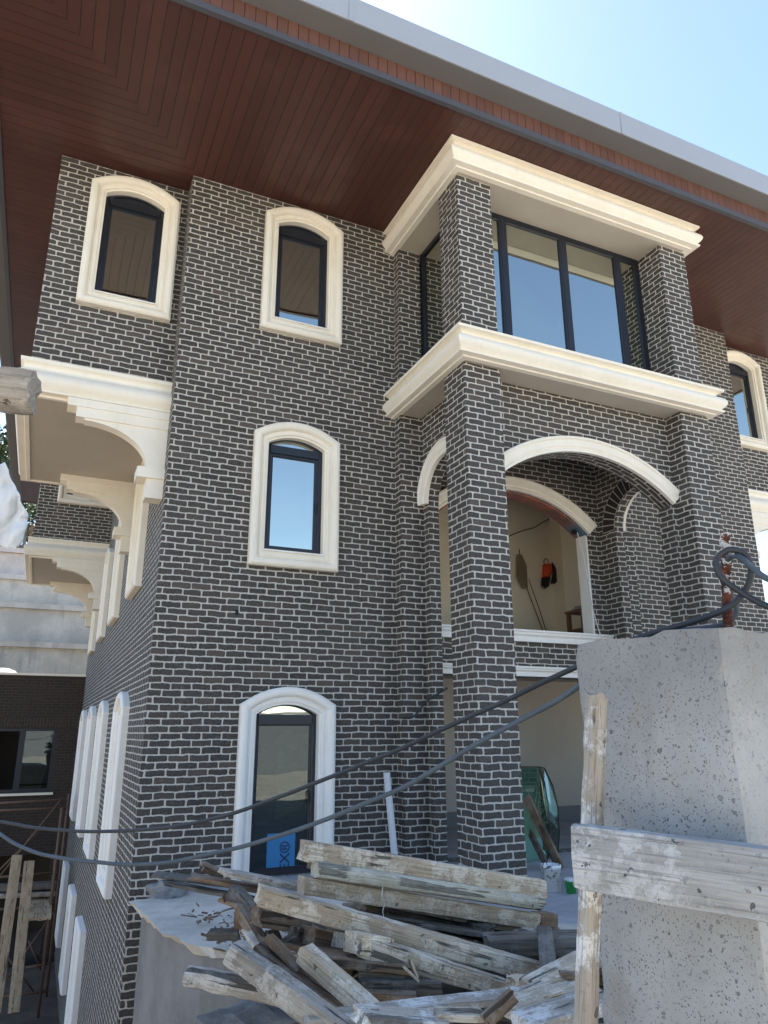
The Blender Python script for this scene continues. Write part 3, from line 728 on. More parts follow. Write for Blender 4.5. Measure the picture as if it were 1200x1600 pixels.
# film hanging behind the glass and an electrical cabinet inside
g = G(); n = 14
for i in range(n):
    for j in range(n):
        pass
vs = []; fs = []
for i in range(n+1):
    for j in range(n+1):
        x = 2.27+.72*i/n; z = -1.48+1.35*j/n
        vs.append((x, 8.75+.03*noise.noise(Vector((x*5, z*5, 1)))+.015*noise.noise(Vector((x*14, z*9, 4))), z))
for i in range(n):
    for j in range(n): fs.append((i*(n+1)+j, (i+1)*(n+1)+j, (i+1)*(n+1)+j+1, i*(n+1)+j+1))
g.add(vs, fs); g.obj('protective_film', 'film_clear', house, smooth=True)
g = G(); g.box((2.80, 9.3, -.95), (3.22, 9.45, -.02)); cabn = g.obj('electrical_cabinet', 'white_paint', None)
tag(cabn, 'white metal electrical cabinet seen through the ground floor glass door', 'cabinet')
g = G(); g.box((2.94, 9.293, -.36), (3.07, 9.2995, -.14)); g.obj('label_plate', 'paper', cabn)
# conduit stub and the small hole in the brickwork
g = G(); g.tube(smooth_path([(4.02, 8.235, .16), (4.1, 8.10, .18), (4.26, 8.05, .36), (4.5, 8.02, .50), (4.56, 8.1, .52)], 6), .012, 8)
tag(g.obj('conduit', 'cable_dark', None, True), 'short black corrugated conduit poking out of the brick pilaster', 'conduit')

# ================================================================ ground
g = G(); g.add([(-900, -900, -5.2), (900, -900, -5.2), (900, 900, -5.2), (-900, 900, -5.2)], [(0, 1, 2, 3)])
tag(g.obj('ground', 'pit'), kind='structure')
g = G(); g.prism([(1.3, 8.43), (1.0, 4.3), (.9, 2.6), (-60, 2.6), (-60, -200), (200, -200), (200, 8.43)][::-1], -5.19, -1.504)
tag(g.obj('upper_yard', 'ground'), kind='structure')
g = G(); g.prism([(1.35, 8.425), (1.1, 4.3), (2.6, 3.0), (14, 3.0), (14, 8.425)][::-1], -1.5035, -1.4995)
tag(g.obj('porch_floor', 'patio'), kind='structure')

# ================================================================ neighbour wing at the back left
ann = empty('brick_annex', (-3, 22, -5.2), 'low brown brick annex with a dark window behind the scaffold', 'building')
YA = 21.5
wn_ = (-2.2, .50, -1.42, .12, 0); dop = (-6.5, .72, -5.2, -2.86, 0)
wall('wall', front(YA), -9, XL-.002, -5.2, 1.44, .3, [wn_, dop], 'brick_brown', ann)
g = G(); g.box((-9, YA+.3, -5.2), (-8.7, 30, 1.44)); g.box((-9, 29.7, -5.2), (XL, 30, 1.44)); g.box((-8.7, YA+.302, 1.2), (XL-.002, 29.7, 1.3)); g.obj('wall', 'brick_brown', ann)
g = G(); g.box((-2.5, YA-.012, .14), (.8, YA-.001, .40)); g.obj('soldier_course', 'brick_soldier', ann)
g = G(); g.box((-9.05, YA-.05, 1.442), (XL-.002, YA+.36, 1.50)); g.obj('coping', 'cream', ann)
g = G(); a, b, z0_, z1_ = wn_[:4]
sweep(g, [(a+.07, z0_+.07), (a+.07, z1_-.07), (b-.07, z1_-.07), (b-.07, z0_+.07)], [(0, -.12), (0, -.04), (.07, -.04), (.07, -.12)], front(YA), True, -1)
g.box((-.36, YA+.045, z0_+.07), (-.22, YA+.12, z1_-.07)); wobj = g.obj('window', 'frame', ann)
g = G(); g.box((-.22, YA+.08, z0_+.065), (b-.065, YA+.086, z1_-.065)); g.obj('pane', 'glass_clear', wobj)
g = G(); g.box((a-.1, YA-.09, z0_-.07), (b+.08, YA-.001, z0_-.015)); g.obj('sill', 'cream', wobj)
g = G(); g.box((-8.7, YA+3.0, -5.19), (XL-.01, YA+3.2, 1.2)); g.box((-8.7, YA+.31, -2.85), (XL-.01, YA+3, -2.75)); g.box((-8.7, YA+.31, -1.6), (XL-.01, YA+3, -1.5)); g.box((-8.7, YA-.4, -5.19), (XL-.01, YA+3, -5.17)); g.obj('inner_shade', 'dark', ann)  # dark boxes and floor sheet paint the unlit interior behind the opening

# cream dome standing in for the top of an arched gate surround
g = G(); seg = 20
prof_ = [(.0, .62), (.18, .60), (.36, .53), (.50, .40), (.58, .22), (.60, .0), (.55, -.05), (.0, -.05)]
vs = [(rr_*math.cos(2*math.pi*j/seg), rr_*math.sin(2*math.pi*j/seg), zz) for rr_, zz in prof_ for j in range(seg)]
g.add([Vector(v)*.95+Vector((-1.15, 26.0, 1.36)) for v in vs], [(i*seg+j, i*seg+(j+1) % seg, (i+1)*seg+(j+1) % seg, (i+1)*seg+j) for i in range(len(prof_)-1) for j in range(seg)])
tag(g.obj('arch_top_dome', 'cream', None, True), 'small cream dome standing in for an arch top above the annex', 'dome')

nb_ = empty('rendered_house', (16, 17, -1.5), 'beige rendered low house beyond the right corner of the brick house', 'building')
wall('wall', front(13.5), 11.2, 24, -1.5, 3.0, .3, [(13.2, 14.2, .4, 1.8, 0)], 'interior', nb_)
g = G(); g.box((23.7, 13.8, -1.5), (24, 21, 3.0)); g.box((11.2, 13.8, -1.5), (11.5, 21, 3.0)); g.box((11.2, 20.7, -1.5), (24, 21, 2.99)); g.obj('wall', 'interior', nb_)
g = G(); g.box((11.1, 13.4, 3.0), (24.1, 21.1, 3.2)); g.obj('roof', 'interior_grey', nb_)
g = G(); g.box((13.2, 13.6, .4), (14.2, 13.66, 1.8)); g.obj('window', 'frame', nb_)
# terraced retaining walls on the hill beyond
def rwall(nm, y, x0, x1, z0_, z1_, mat, label, ledge=.35, panels=0):
    e_ = empty(nm, (x0, y, z0_), label, 'retaining wall')
    g = G(); g.box((x0, y, z0_), (x1, y+.5, z1_)); g.obj('wall', mat, e_)
    g = G(); g.box((x0, y-.18, z1_-.02-.22), (x1, y-.001, z1_-.02)); g.obj('ledge', mat, e_)
    if panels:
        x = x0+panels*.4
        while x < x1:
            g = G(); g.box((x, y-.06, z0_), (x+.22, y-.001, z1_-.25)); g.obj('rib', mat, e_); x += panels
    return e_
rwall('retaining_wall', 33.0, -30, 8, -5.2, 3.55, 'retain', 'lowest stained grey terrace of the hillside retaining wall')
rwall('retaining_wall', 34.0, -30, 8, -5.2, 5.25, 'retain', 'middle grey panelled terrace of the hillside retaining wall', panels=6.2)
rwall('retaining_wall', 35.2, -30, 8, -5.2, 6.65, 'retain', 'upper pale grey terrace of the hillside retaining wall')
rwall('retaining_wall', 36.2, -30, 8, -5.2, 8.05, 'retain_pink', 'topmost pinkish rendered terrace of the hillside retaining wall')
fe = empty('slat_fence', (-10, 37, 8), 'dark brown slatted fence on top of the hillside retaining wall', 'fence')
for k_ in range(80):
    g = G(); x = -16+k_*.24; g.box((x, 37, 8.0), (x+.12, 37.06, 9.5)); g.obj('slat', 'shelf' if k_ % 3 else 'tim_dark', fe)
g = G(); g.box((-16, 37.06, 8.3), (3.3, 37.14, 8.42)); g.box((-16, 37.06, 9.1), (3.3, 37.14, 9.22)); g.obj('rail', 'tim_dark', fe)
g = G(); g.box((-60, 36.7, -5.2), (60, 70, 8.0)); tag(g.obj('hill_terrain', 'ground'), kind='structure')

def tree(loc, h, cr, label, n=5200, lm='leaf', seed=1, sparse=.0, ls=.16):
    r_ = random.Random(seed); t = empty('tree', loc, label, 'tree', 'trees on the hillside')
    L = Vector(loc); g = G()
    g.tube([L, L+Vector((.1, 0, h*.3)), L+Vector((-.05, .1, h*.6)), L+Vector((.1, 0, h*.92))], [.24, .19, .12, .03], 8)
    tips = []
    for i in range(26):
        z = h*(.22+.7*i/26); a_ = i*2.4+r_.random(); ln = cr*(1-.45*abs(z/h-.45)/.55)*r_.uniform(.6, 1.0)
        p0 = L+Vector((0, 0, z)); p1 = p0+Vector((math.cos(a_)*ln*.5, math.sin(a_)*ln*.5, ln*.18)); p2 = p0+Vector((math.cos(a_)*ln, math.sin(a_)*ln, ln*.42))
        g.tube([p0, p1, p2], [.07, .04, .015], 5); tips += [(p1, .8), (p2, 1.), ((p1+p2)/2, .9)]
    g.obj('trunk', 'bark', t)
    vs = []; fs = []
    cl = [(p+Vector((r_.gauss(0, .3), r_.gauss(0, .3), r_.gauss(0, .3))), r_.uniform(.35, .85)*s_) for p, s_ in tips if r_.random() > sparse]
    for i in range(n):
        c, rad = r_.choice(cl)
        d = Vector((r_.gauss(0, 1), r_.gauss(0, 1), r_.gauss(0, .75))).normalized()*rad*r_.random()**.45
        p = c+d; s_ = r_.uniform(.6, 1.3)*ls
        a1 = Vector((r_.gauss(0, 1), r_.gauss(0, 1), r_.gauss(0, 1))).normalized(); b1 = a1.orthogonal().normalized()
        k_ = len(vs); vs += [p-a1*s_, p+b1*s_*.45, p+a1*s_, p-b1*s_*.45]; fs.append((k_, k_+1, k_+2, k_+3))
    g = G(); g.add(vs, fs); g.obj('crown', lm, t)
tree((-3.6, 41, 8), 7.5, 2.6, 'dense dark green tree nearest the eave behind the slatted fence', 9000, 'leaf', 3)
tree((-7.0, 43, 8), 9.0, 3.2, 'olive green tree at the left edge behind the slatted fence', 8000, 'leaf_dry', 5, .2)
tree((-.6, 46, 8), 7, 2.6, 'dark tree half hidden by the wall of the house', 5000, 'leaf', 9)
tree((-9.5, 50, 8), 14, 3.2, 'tall thin tree with sparse leaves against the sky', 3000, 'leaf_dry', 12, .5)

# ================================================================ scaffold in the pit
sc = empty('scaffold', (-.3, 18.5, -5.2), 'rusty pipe scaffold standing in front of the brown annex', 'scaffold')
def pipe(a, b, r_=.024, nm='pipe'):
    g = G(); g.tube([a, b], r_, 8); g.obj(nm, 'pipe', sc, True)
D1 = 18.0
def ay(u, v, y):
    r_ = (rt2*((u-600)/FPX) + up2*(-(v-800)/FPX) + fw); return r_*(y/r_.y)
for u, v, u2, v2, y in ((108, 1240, 101, 1560, 18.6), (97, 1262, 84, 1590, 17.4), (88, 1330, 70, 1560, 18.9)):
    p = ay(u, v, y); pipe(Vector((p.x, p.y, -5.2)), p, .03, 'upright')
for u0_, v0_, u1_, v1_, y in ((-40, 1257, 108, 1249, 18.6), (-40, 1268, 106, 1262, 18.6), (-40, 1374, 92, 1363, 18.2), (-40, 1424, 86, 1414, 18.2), (0, 1558, 75, 1549, 18.2), (40, 1512, 76, 1506, 18.2)):
    pipe(ay(u0_, v0_, y), ay(u1_, v1_, y))
for u0_, v0_, u1_, v1_, y in ((-5, 1375, 95, 1250, 18.5), (-20, 1378, 70, 1290, 18.7), (10, 1530, 88, 1420, 18.4), (45, 1470, 64, 1515, 18.9), (0, 1480, 60, 1560, 18.9)):
    pipe(ay(u0_, v0_, y), ay(u1_, v1_, y), .02, 'brace')

# ================================================================ timber
def rough_box(L, w_, h, seed, nx=22, rnd_=.010, amp=.006, end0=0, end1=0, bend=0.):
    """a weathered bar along local X from 0 to L"""
    r_ = random.Random(seed); c = []
    q = min(rnd_, w_*.4, h*.4)
    hw, hh = w_/2, h/2
    for sx_, sy_ in ((1, 1), (-1, 1), (-1, -1), (1, -1)):
        for t in (0, 1, 2):
            a_ = {(1, 1): 0, (-1, 1): 90, (-1, -1): 180, (1, -1): 270}[(sx_, sy_)]+45*t
            c.append((sx_*(hw-q)+q*math.cos(R(a_)), sy_*(hh-q)+q*math.sin(R(a_))))
        # mid point of the next side for surface relief
        nx_ = {(1, 1): (0, hh), (-1, 1): (-hw, 0), (-1, -1): (0, -hh), (1, -1): (hw, 0)}[(sx_, sy_)]; c.append(nx_)
    m = len(c); vs = []; fs = []
    o_ = Vector((seed*3.7, seed*1.3, 0))
    for i in range(nx+1):
        x = L*i/nx; tw = 1
        if i == 0 or i == nx: tw = .965
        for j, (y, z) in enumerate(c):
            p = Vector((x, y*tw, z*tw)); nv = noise.noise_vector(Vector((x*4, y*10, z*10))+o_)
            n2 = noise.noise_vector(Vector((x*25, y*40, z*40))+o_)
            p += Vector((0, nv.y, nv.z))*amp*.75+Vector((0, n2.y, n2.z))*amp*.55
            p.z += bend*math.sin(math.pi*x/L)
            if i == 0: p.x += abs(n2.x)*.02+end0*(noise.noise(Vector((y*45, z*45, seed)))*.9+.3)
            if i == nx: p.x -= abs(n2.x)*.02+end1*(noise.noise(Vector((y*45, z*45, seed+9)))*.9+.3)
            vs.append(p)
    for i in range(nx):
        for j in range(m): fs.append((i*m+j, i*m+(j+1) % m, (i+1)*m+(j+1) % m, (i+1)*m+j))
    c0 = sum((vs[j] for j in range(m)), Vector())/m; c1 = sum((vs[nx*m+j] for j in range(m)), Vector())/m
    vs += [c0, c1]; k0 = len(vs)-2
    for j in range(m): fs.append((k0, (j+1) % m, j)); fs.append((k0+1, nx*m+j, nx*m+(j+1) % m))
    return vs, fs
seedc = [10]
def beam(name, label, cat, P, Q, w_, h, mat, group=None, roll=0., end0=0, end1=0, amp=.003, rnd_=.004, bend=0., smooth=True):
    seedc[0] += 1
    P, Q = Vector(P), Vector(Q); L = (Q-P).length
    vs, fs = rough_box(L, w_, h, seedc[0], nx=max(10, int(L*45)), end0=end0, end1=end1, amp=amp, rnd_=rnd_, bend=bend)
    x = (Q-P).normalized(); y = Vector((0, 0, 1)).cross(x)
    if y.length < .15: y = Vector((0, 1, 0)).cross(x)
    y.normalize(); z = x.cross(y)
    if roll:
        rm = Matrix.Rotation(R(roll), 3, x); y = rm @ y; z = rm @ z
    o = mesh_obj(name, vs, fs, mat)
    try:
        o.data.polygons.foreach_set('use_smooth', [True]*len(o.data.polygons)); o.data.set_sharp_from_angle(angle=R(38))
    except Exception: pass
    mw = Matrix((x, y, z)).transposed().to_4x4(); mw.translation = P; o.matrix_world = mw
    return tag(o, label, cat, group)
PG = 'timbers heaped on the concrete ledge'
def pb(label, u0, v0, d0, u1, v1, d1, hpx, wd, mat, **k):
    h = hpx/FPX*(d0+d1)/2
    h *= .80; wd *= .85
    name = k.pop('name', 'timber_beam'); cat = k.pop('cat', 'timber beam')
    f = Vector((fw.x, fw.y, 0)).normalized()*(wd/2)     # given point is on the near face
    return beam(name, label, cat, at(u0, v0, d0)+f, at(u1, v1, d1)+f, wd, h, mat, PG, **k)
B = 'timber_board'
# three pale beams on top
pb('long pale beam with a brown left end, topmost of the heap', 468, 1330, 2.54, 852, 1391, 2.94, 35, .075, 'tim_pale')
pb('cream painted beam with a rounded left end, second from the top', 490, 1361, 2.50, 850, 1415, 2.90, 27, .08, 'tim_cream', rnd_=.028, end1=.06)
pb('cracked pale beam, third from the top of the heap', 466, 1385, 2.50, 840, 1442, 2.90, 29, .085, 'tim_pale', amp=.0045)
pb('short mortar-capped stub at the right end of the third beam', 838, 1442, 2.93, 868, 1443, 2.97, 30, .08, 'tim_brown', end1=.02)
pb('brown stub end between the two topmost beams on the left', 484, 1352, 2.62, 520, 1360, 2.66, 20, .07, 'tim_brown')
pb('long thin board right under the stacked beams', 340, 1366, 2.50, 908, 1474, 3.0, 10, .12, 'tim_grey', name=B, cat='board')
pb('second long thin board in the shade under the first', 560, 1420, 2.72, 912, 1490, 3.04, 15, .12, 'tim_dark', name=B, cat='board')
pb('thin frayed board tip at the far left of the heap', 228, 1368, 2.62, 420, 1394, 2.62, 6, .10, 'tim_dark', name=B, cat='board', end0=.04)
pb('brown splintered board lying on the grey board tip', 286, 1371, 2.55, 420, 1396, 2.58, 9, .09, 'tim_brown', name=B, cat='board', end0=.05, end1=.02)
pb('small square stub sticking up behind the left end of the heap', 312, 1353, 2.66, 345, 1368, 2.70, 13, .045, 'tim_brown', roll=30)
pb('dark beam deep in the middle of the heap', 600, 1446, 2.65, 890, 1530, 2.75, 34, .10, 'tim_dark')
pb('pale board edge behind the right side of the heap', 800, 1478, 2.66, 905, 1500, 2.62, 18, .05, 'tim_pale', name=B, cat='board')
# big diagonal beams
pb('big pale diagonal beam with square left end across the heap', 398, 1402, 2.14, 862, 1530, 2.34, 34, .095, 'tim_pale', amp=.0045)
pb('big pale beam directly below and parallel to the diagonal one', 556, 1480, 2.10, 800, 1556, 2.20, 34, .095, 'tim_pale', amp=.0045)
pb('blunt brown-ended beam under the square end of the diagonal beam', 394, 1436, 2.24, 480, 1448, 2.32, 32, .09, 'tim_brown')
pb('short square block end facing left beside the brown beam', 456, 1463, 2.22, 500, 1470, 2.34, 30, .05, 'tim_dark')
pb('short brown beam end below the diagonal beam', 476, 1467, 2.20, 540, 1480, 2.3, 32, .09, 'tim_brown')
pb('stubby grey beam end in the middle below the diagonal beam', 530, 1474, 2.18, 566, 1482, 2.26, 28, .08, 'tim_grey')
pb('pale beam end with chipped corner in the centre of the heap', 546, 1478, 2.07, 600, 1484, 2.16, 36, .09, 'tim_pale', end0=.02)
pb('broken brown board running under the pale beams in the centre', 484, 1500, 2.06, 655, 1522, 2.10, 17, .14, 'tim_brown', name=B, cat='board', end1=.06)
pb('dark short board stacked highest in the hollow of the heap', 556, 1526, 2.08, 628, 1526, 2.10, 18, .10, 'tim_dark', name=B, cat='board')
pb('dark upright board leaning in the hollow of the heap', 560, 1548, 2.04, 692, 1553, 2.06, 32, .05, 'tim_dark', name=B, cat='board')
pb('dark frayed board lowest in the hollow of the heap', 545, 1562, 2.00, 662, 1568, 2.00, 26, .05, 'tim_brown', name=B, cat='board', end1=.05)
pb('small dark stub lying on the cement ledge', 321, 1463, 2.42, 372, 1463, 2.42, 16, .06, 'tim_dark')
pb('grey splinter block standing at the left end of the heap', 358, 1392, 2.50, 395, 1430, 2.40, 32, .05, 'tim_dark', end0=.03)
pb('brown chunk wedged under the grey splinter block', 366, 1438, 2.42, 400, 1442, 2.4, 32, .07, 'tim_brown', end0=.02)
pb('steep dark brown stick under the left end of the heap', 372, 1420, 2.36, 432, 1520, 2.2, 20, .05, 'tim_brown')
pb('dark stick leaning behind the grey front beams', 420, 1460, 2.32, 470, 1560, 2.12, 24, .05, 'tim_dark')
for a_ in (('thin splintered lath crossing the ledge just under the frayed board tip', 250, 1380, 2.6, 400, 1408, 2.5, 7, .05, 'tim_dark'),
           ('dark lath poking out between the grey splinter block and the diagonal beam', 340, 1405, 2.5, 430, 1436, 2.3, 8, .04, 'tim_brown'),
           ('dark lath slanting down left from under the brown beam end', 470, 1460, 2.25, 398, 1500, 2.12, 9, .04, 'tim_dark'),
           ('split brown lath under the short square block end', 430, 1474, 2.2, 560, 1506, 2.12, 9, .05, 'tim_brown'),
           ('thin dark board in the shadow beneath the third stacked beam', 500, 1424, 2.5, 800, 1470, 2.75, 9, .10, 'tim_dark'),
           ('grey lath leaning out of the heap beside the split brown board', 380, 1452, 2.18, 440, 1540, 2.0, 8, .03, 'tim_grey')):
    pb(*a_, name='wood_lath', cat='lath', end0=.05, end1=.04, rnd_=.002)
# near diagonal beams, lower left
pb('grey squared beam pointing up left, behind its twin', 357, 1491, 1.98, 480, 1575, 1.85, 40, .055, 'tim_grey')
pb('nearest grey squared beam in the lower left of the heap', 412, 1530, 1.86, 545, 1630, 1.72, 46, .06, 'tim_grey')
pb('pale splintered beam slanting down to the right', 464, 1484, 2.00, 590, 1594, 1.84, 34, .06, 'tim_pale', end0=.09)
pb('split brown board slanting beside the pale splintered beam', 392, 1478, 2.04, 545, 1590, 1.90, 20, .10, 'tim_brown', name=B, cat='board', end0=.13)
pb('thin jagged splinter sticking up between the slanting boards', 412, 1461, 2.05, 470, 1520, 1.98, 11, .05, 'tim_brown', name='wood_splinter', cat='splinter', end0=.10, rnd_=.004)
pb('rounded log-like beam end at the far lower left of the heap', 286, 1531, 2.08, 440, 1560, 2.04, 38, .085, 'tim_grey', rnd_=.032, amp=.012)
# bottom and right pieces
pb('long white-edged board along the bottom of the photo', 470, 1602, 1.74, 850, 1556, 2.00, 15, .08, 'tim_white', name=B, cat='board')
pb('wide pale plank lying flat at the bottom centre', 560, 1604, 1.66, 690, 1612, 1.74, 26, .13, 'tim_white', name=B, cat='board')
pb('small pale board below the long white-edged one', 676, 1592, 1.76, 760, 1594, 1.78, 14, .08, 'tim_pale', name=B, cat='board')
pb('short brown stake pointing up right at the bottom', 757, 1602, 1.76, 806, 1556, 1.80, 26, .03, 'tim_brown', name='wooden_stake', cat='stake')
pb('chipped pale stub at the right end of the lower pale beam', 796, 1540, 2.10, 848, 1541, 2.12, 16, .08, 'tim_pale', end0=.03)
pb('pale board slanting up to the batten on the right', 832, 1546, 2.02, 925, 1500, 2.2, 12, .10, 'tim_pale', name=B, cat='board')
pb('bluish white board slanting up right below the pale one', 806, 1572, 1.92, 858, 1544, 2.0, 14, .07, 'tim_white', name=B, cat='board')
pb('broad cracked board at the bottom right in front of the batten', 796, 1594, 1.80, 925, 1548, 1.92, 22, .13, 'tim_pale', name=B, cat='board')
pb('little brown block resting on the boards next to the batten', 880, 1527, 1.96, 925, 1530, 1.98, 10, .05, 'tim_brown')
pb('lowest pale board at the bottom right corner of the heap', 820, 1616, 1.66, 960, 1570, 1.76, 24, .12, 'tim_white', name=B, cat='board')
pb('grey beam buried at the bottom of the heap', 600, 1585, 2.0, 800, 1592, 1.98, 30, .10, 'tim_dark')

r2 = random.Random(21)
for k_ in range(11):  # added filler pieces, dark to paint shade into the gaps
    x_ = r2.uniform(1.0, 1.9); y_ = 3.55-x_*.62+r2.uniform(-.45, .25); a_ = R(r2.choice((-28, -20, 55, 100, -45)) + r2.uniform(-12, 12)); l_ = r2.uniform(.22, .55)
    z_ = -.765+r2.uniform(0, .07)
    A_ = Vector((x_-math.cos(a_)*l_/2, y_-math.sin(a_)*l_/2, z_)); B_ = Vector((x_+math.cos(a_)*l_/2, y_+math.sin(a_)*l_/2, z_+r2.uniform(-.02, .06)))
    beam('filler_offcut', 'dark filler offcut added to shade the gaps under the heap of timbers', 'filler offcut', A_, B_, r2.uniform(.05, .11), r2.uniform(.025, .06), r2.choice(('tim_dark', 'tim_brown', 'tim_dark', 'tim_grey')), PG, end0=.03, end1=.02)
# board lines leaning or lying elsewhere
beam('timber_batten', 'upright white smeared batten standing in front of the concrete column', 'batten', at(932, 1080, 1.17), at(913, 1750, 1.03), .030, .022, 'tim_white', None, amp=.0035, rnd_=.003)
beam('timber_board', 'thick grey weathered board nailed across the upright batten', 'board', at(893, 1335, 1.08), at(1360, 1405, .86), .030, .086, 'tim_board', None, amp=.0015, rnd_=.003)
beam('timber_beam', 'weathered grey beam end poking in at the left edge', 'timber beam', at(57, 615, 1.35), at(-420, 560, 1.25), .07, .070, 'tim_grey', None, amp=.006, rnd_=.012)
beam('timber_post', 'timber post outside the left edge carrying the beam', 'post', at(-430, 560, 1.32)+Vector((0, 0, .1)), Vector((at(-430, 560, 1.32).x, at(-430, 560, 1.32).y, -1.5)), .08, .08, 'tim_grey')
p = ay(604, 1206, 8.30)
beam('white_batten', 'narrow white painted batten leaning on the brick wall beside the pilaster', 'batten', p, Vector((p.x+.04, 8.14, -1.5)), .035, .085, 'white_paint', None, amp=.001, rnd_=.002)
beam('timber_board', 'brown board leaning behind the column next to the green glass', 'board', ay(822, 1245, 8.0), Vector((5.62, 7.45, -1.5)), .03, .13, 'tim_brown', 'boards leaning in the porch')
beam('timber_board', 'short grey offcut standing at the foot of the leaning brown board', 'board', ay(828, 1300, 7.9), Vector((5.42, 7.4, -1.5)), .03, .11, 'tim_dark', 'boards leaning in the porch')
# planks in the pit
PP = 'boards of the pit scaffold'
def pp(label, u0, v0, y0, u1, v1, y1, w_, h, mat='tim_plank'): return beam('scaffold_board', label, 'scaffold board', ay(u0, v0, y0), ay(u1, v1, y1), w_, h, mat, PP, amp=.003, rnd_=.006)
pp('long tan board leaning against the scaffold, left one of the pair', 27, 1336, 17.3, -8, 1585, 16.4, .19, .06)
pp('long tan board leaning against the scaffold, right one of the pair', 46, 1345, 17.3, 21, 1583, 16.4, .19, .06)
pp('thick grey board laid level as the upper scaffold deck', -60, 1390, 18.0, 88, 1382, 18.0, .35, .10, 'tim_dark')
pp('second grey board of the level scaffold deck, just below the first', -60, 1401, 17.9, 86, 1395, 17.9, .30, .08, 'tim_grey')
pp('short tan board lying across the deck, left of two', 60, 1398, 18.2, 54, 1436, 16.6, .24, .05)
pp('short tan board lying across the deck, right of two', 72, 1398, 18.2, 69, 1436, 16.6, .24, .05)

# ================================================================ cement ledge the heap lies on
ld = empty('cement_ledge', (1.2, 3, -1.5), 'rough pale cement ledge under the heap of timbers', 'ledge')
zl = -.80
raw = [(.531, 4.183), (.55, 3.83), (.587, 3.524), (.66, 3.27), (.763, 3.111), (.85, 2.96), (.95, 2.72), (1.02, 2.3), (1.05, 1.5), (2.5, 1.3), (2.62, 2.5), (2.15, 2.95), (1.6, 3.75), (1.0, 4.25)]
def densify(poly, st):
    out = []
    for i, p_ in enumerate(poly):
        q_ = poly[(i+1) % len(poly)]; n_ = max(1, int((Vector(q_)-Vector(p_)).length/st))
        for j in range(n_): out.append((p_[0]+(q_[0]-p_[0])*j/n_, p_[1]+(q_[1]-p_[1])*j/n_))
    return out
dn = densify(raw, .035)
def jit(p_, a_, s_):
    return (p_[0]+a_*noise.noise(Vector((p_[0]*s_, p_[1]*s_, 2.)))+a_*.5*noise.noise(Vector((p_[0]*s_*4, p_[1]*s_*4, 7.))), p_[1]+a_*noise.noise(Vector((p_[0]*s_, p_[1]*s_, 5.)))+a_*.5*noise.noise(Vector((p_[0]*s_*4, p_[1]*s_*4, 9.))))
top = [jit(p_, .03, 9) for p_ in dn]; bot = [jit(p_, .055, 12) for p_ in dn]; n = len(top)
cx, cyy = 1.5, 2.9
bot = [(b_[0]+(cx-b_[0])*.035, b_[1]+(cyy-b_[1])*.035) for b_ in bot]
vs = [(x, y, zl+.004*noise.noise(Vector((x*20, y*20, 0)))) for x, y in top]+[(x, y, zl-.035-.02*noise.noise(Vector((x*12, y*12, 3)))) for x, y in bot]
g = G(); g.add(vs, [list(range(n)), list(range(n, 2*n))[::-1]]+[(i, (i+1) % n, n+(i+1) % n, n+i) for i in range(n)])
g.obj('screed_top', 'slab_top', ld)
ins = [(x+(cx-x)*.05, y+(cyy-y)*.035) for x, y in raw]
g = G(); g.prism(ins[::-1], -6.0, zl-.03); g.obj('base_wall', 'plaster', ld)

def lump(name, label, cat, c, sx, sy, sz, mat, seed, amp=.3, parent=None, kind=None, sub=4):
    bm = bmesh.new(); bmesh.ops.create_icosphere(bm, subdivisions=sub, radius=1)
    for v in bm.verts:
        q_ = v.co.copy(); d = 1+amp*noise.fractal(q_*1.6+Vector((seed, 0, 0)), 1., 2., 5)
        v.co = Vector((q_.x*sx, q_.y*sy, q_.z*sz))*d
    me = bpy.data.meshes.new(name); bm.to_mesh(me); bm.free(); me.materials.append(M[mat])
    o = bpy.data.objects.new(name, me); o.location = c; C.objects.link(o); return tag(o, label, cat, None, kind)
p = at(262, 1398, 3.75); lump('mortar_heap', 'small heap of grey sandy mortar at the far end of the ledge', 'mortar heap', (p.x, p.y, zl), .11, .10, .085, 'mortar', 3, .35)
p = at(345, 1590, 2.02); lump('rubble_or_filler', 'crumbled mortar and earth under the lower left beams', 'rubble_or_filler', p+Vector((.1, .12, -.1)), .20, .14, .07, 'mortar', 8, .4)
lump('rubble_or_filler', 'added dark filler painting the shade in the gaps under the timbers', 'rubble_or_filler', (1.45, 2.45, -.80), .52, .50, .035, 'earth', 5, .35)  # added dark mound in place of shade under the heap
# loose chips and splinters around the heap
for k_ in range(46):
    u = rnd.uniform(430, 880); v = 1490+(u-430)*.10+rnd.uniform(-50, 95); d = 1.95+rnd.uniform(-.1, .2)
    q_ = at(u, v, d); a_ = rnd.uniform(0, math.pi); l_ = rnd.uniform(.04, .16); dz = rnd.uniform(-.35, .35)*l_
    seedc[0] += 1
for (lb, u0_, v0_, u1_, v1_, d) in (('thin pale splinter across the centre of the heap', 628, 1508, 655, 1534, 2.02), ('tiny torn strip hanging at the broken centre board', 640, 1500, 652, 1528, 2.03),
                                    ('thin stick crossing under the long white-edged board', 640, 1572, 700, 1590, 1.98), ('sliver lying on the lower right boards', 846, 1560, 884, 1548, 1.88), ('bent sliver near the bottom stake', 720, 1582, 750, 1572, 1.86)):
    beam('wood_splinter', lb, 'splinter', at(u0_, v0_, d), at(u1_, v1_, d), .012, .007, 'tim_pale', PG, amp=.001, rnd_=.002)
g = G(); g.tube(smooth_path([at(598, 1385, 2.44), at(597, 1400, 2.40), at(601, 1412, 2.42), at(598, 1425, 2.40), at(603, 1441, 2.38)], 5), .0012, 5)
tag(g.obj('wire_scrap', 'wire', None, True), 'thin pale wire hanging over the stacked beams', 'wire')
g = G(); g.tube(smooth_path([at(351, 1396, 2.45), at(349, 1402, 2.44), at(352, 1409, 2.43)], 4), .004, 6)
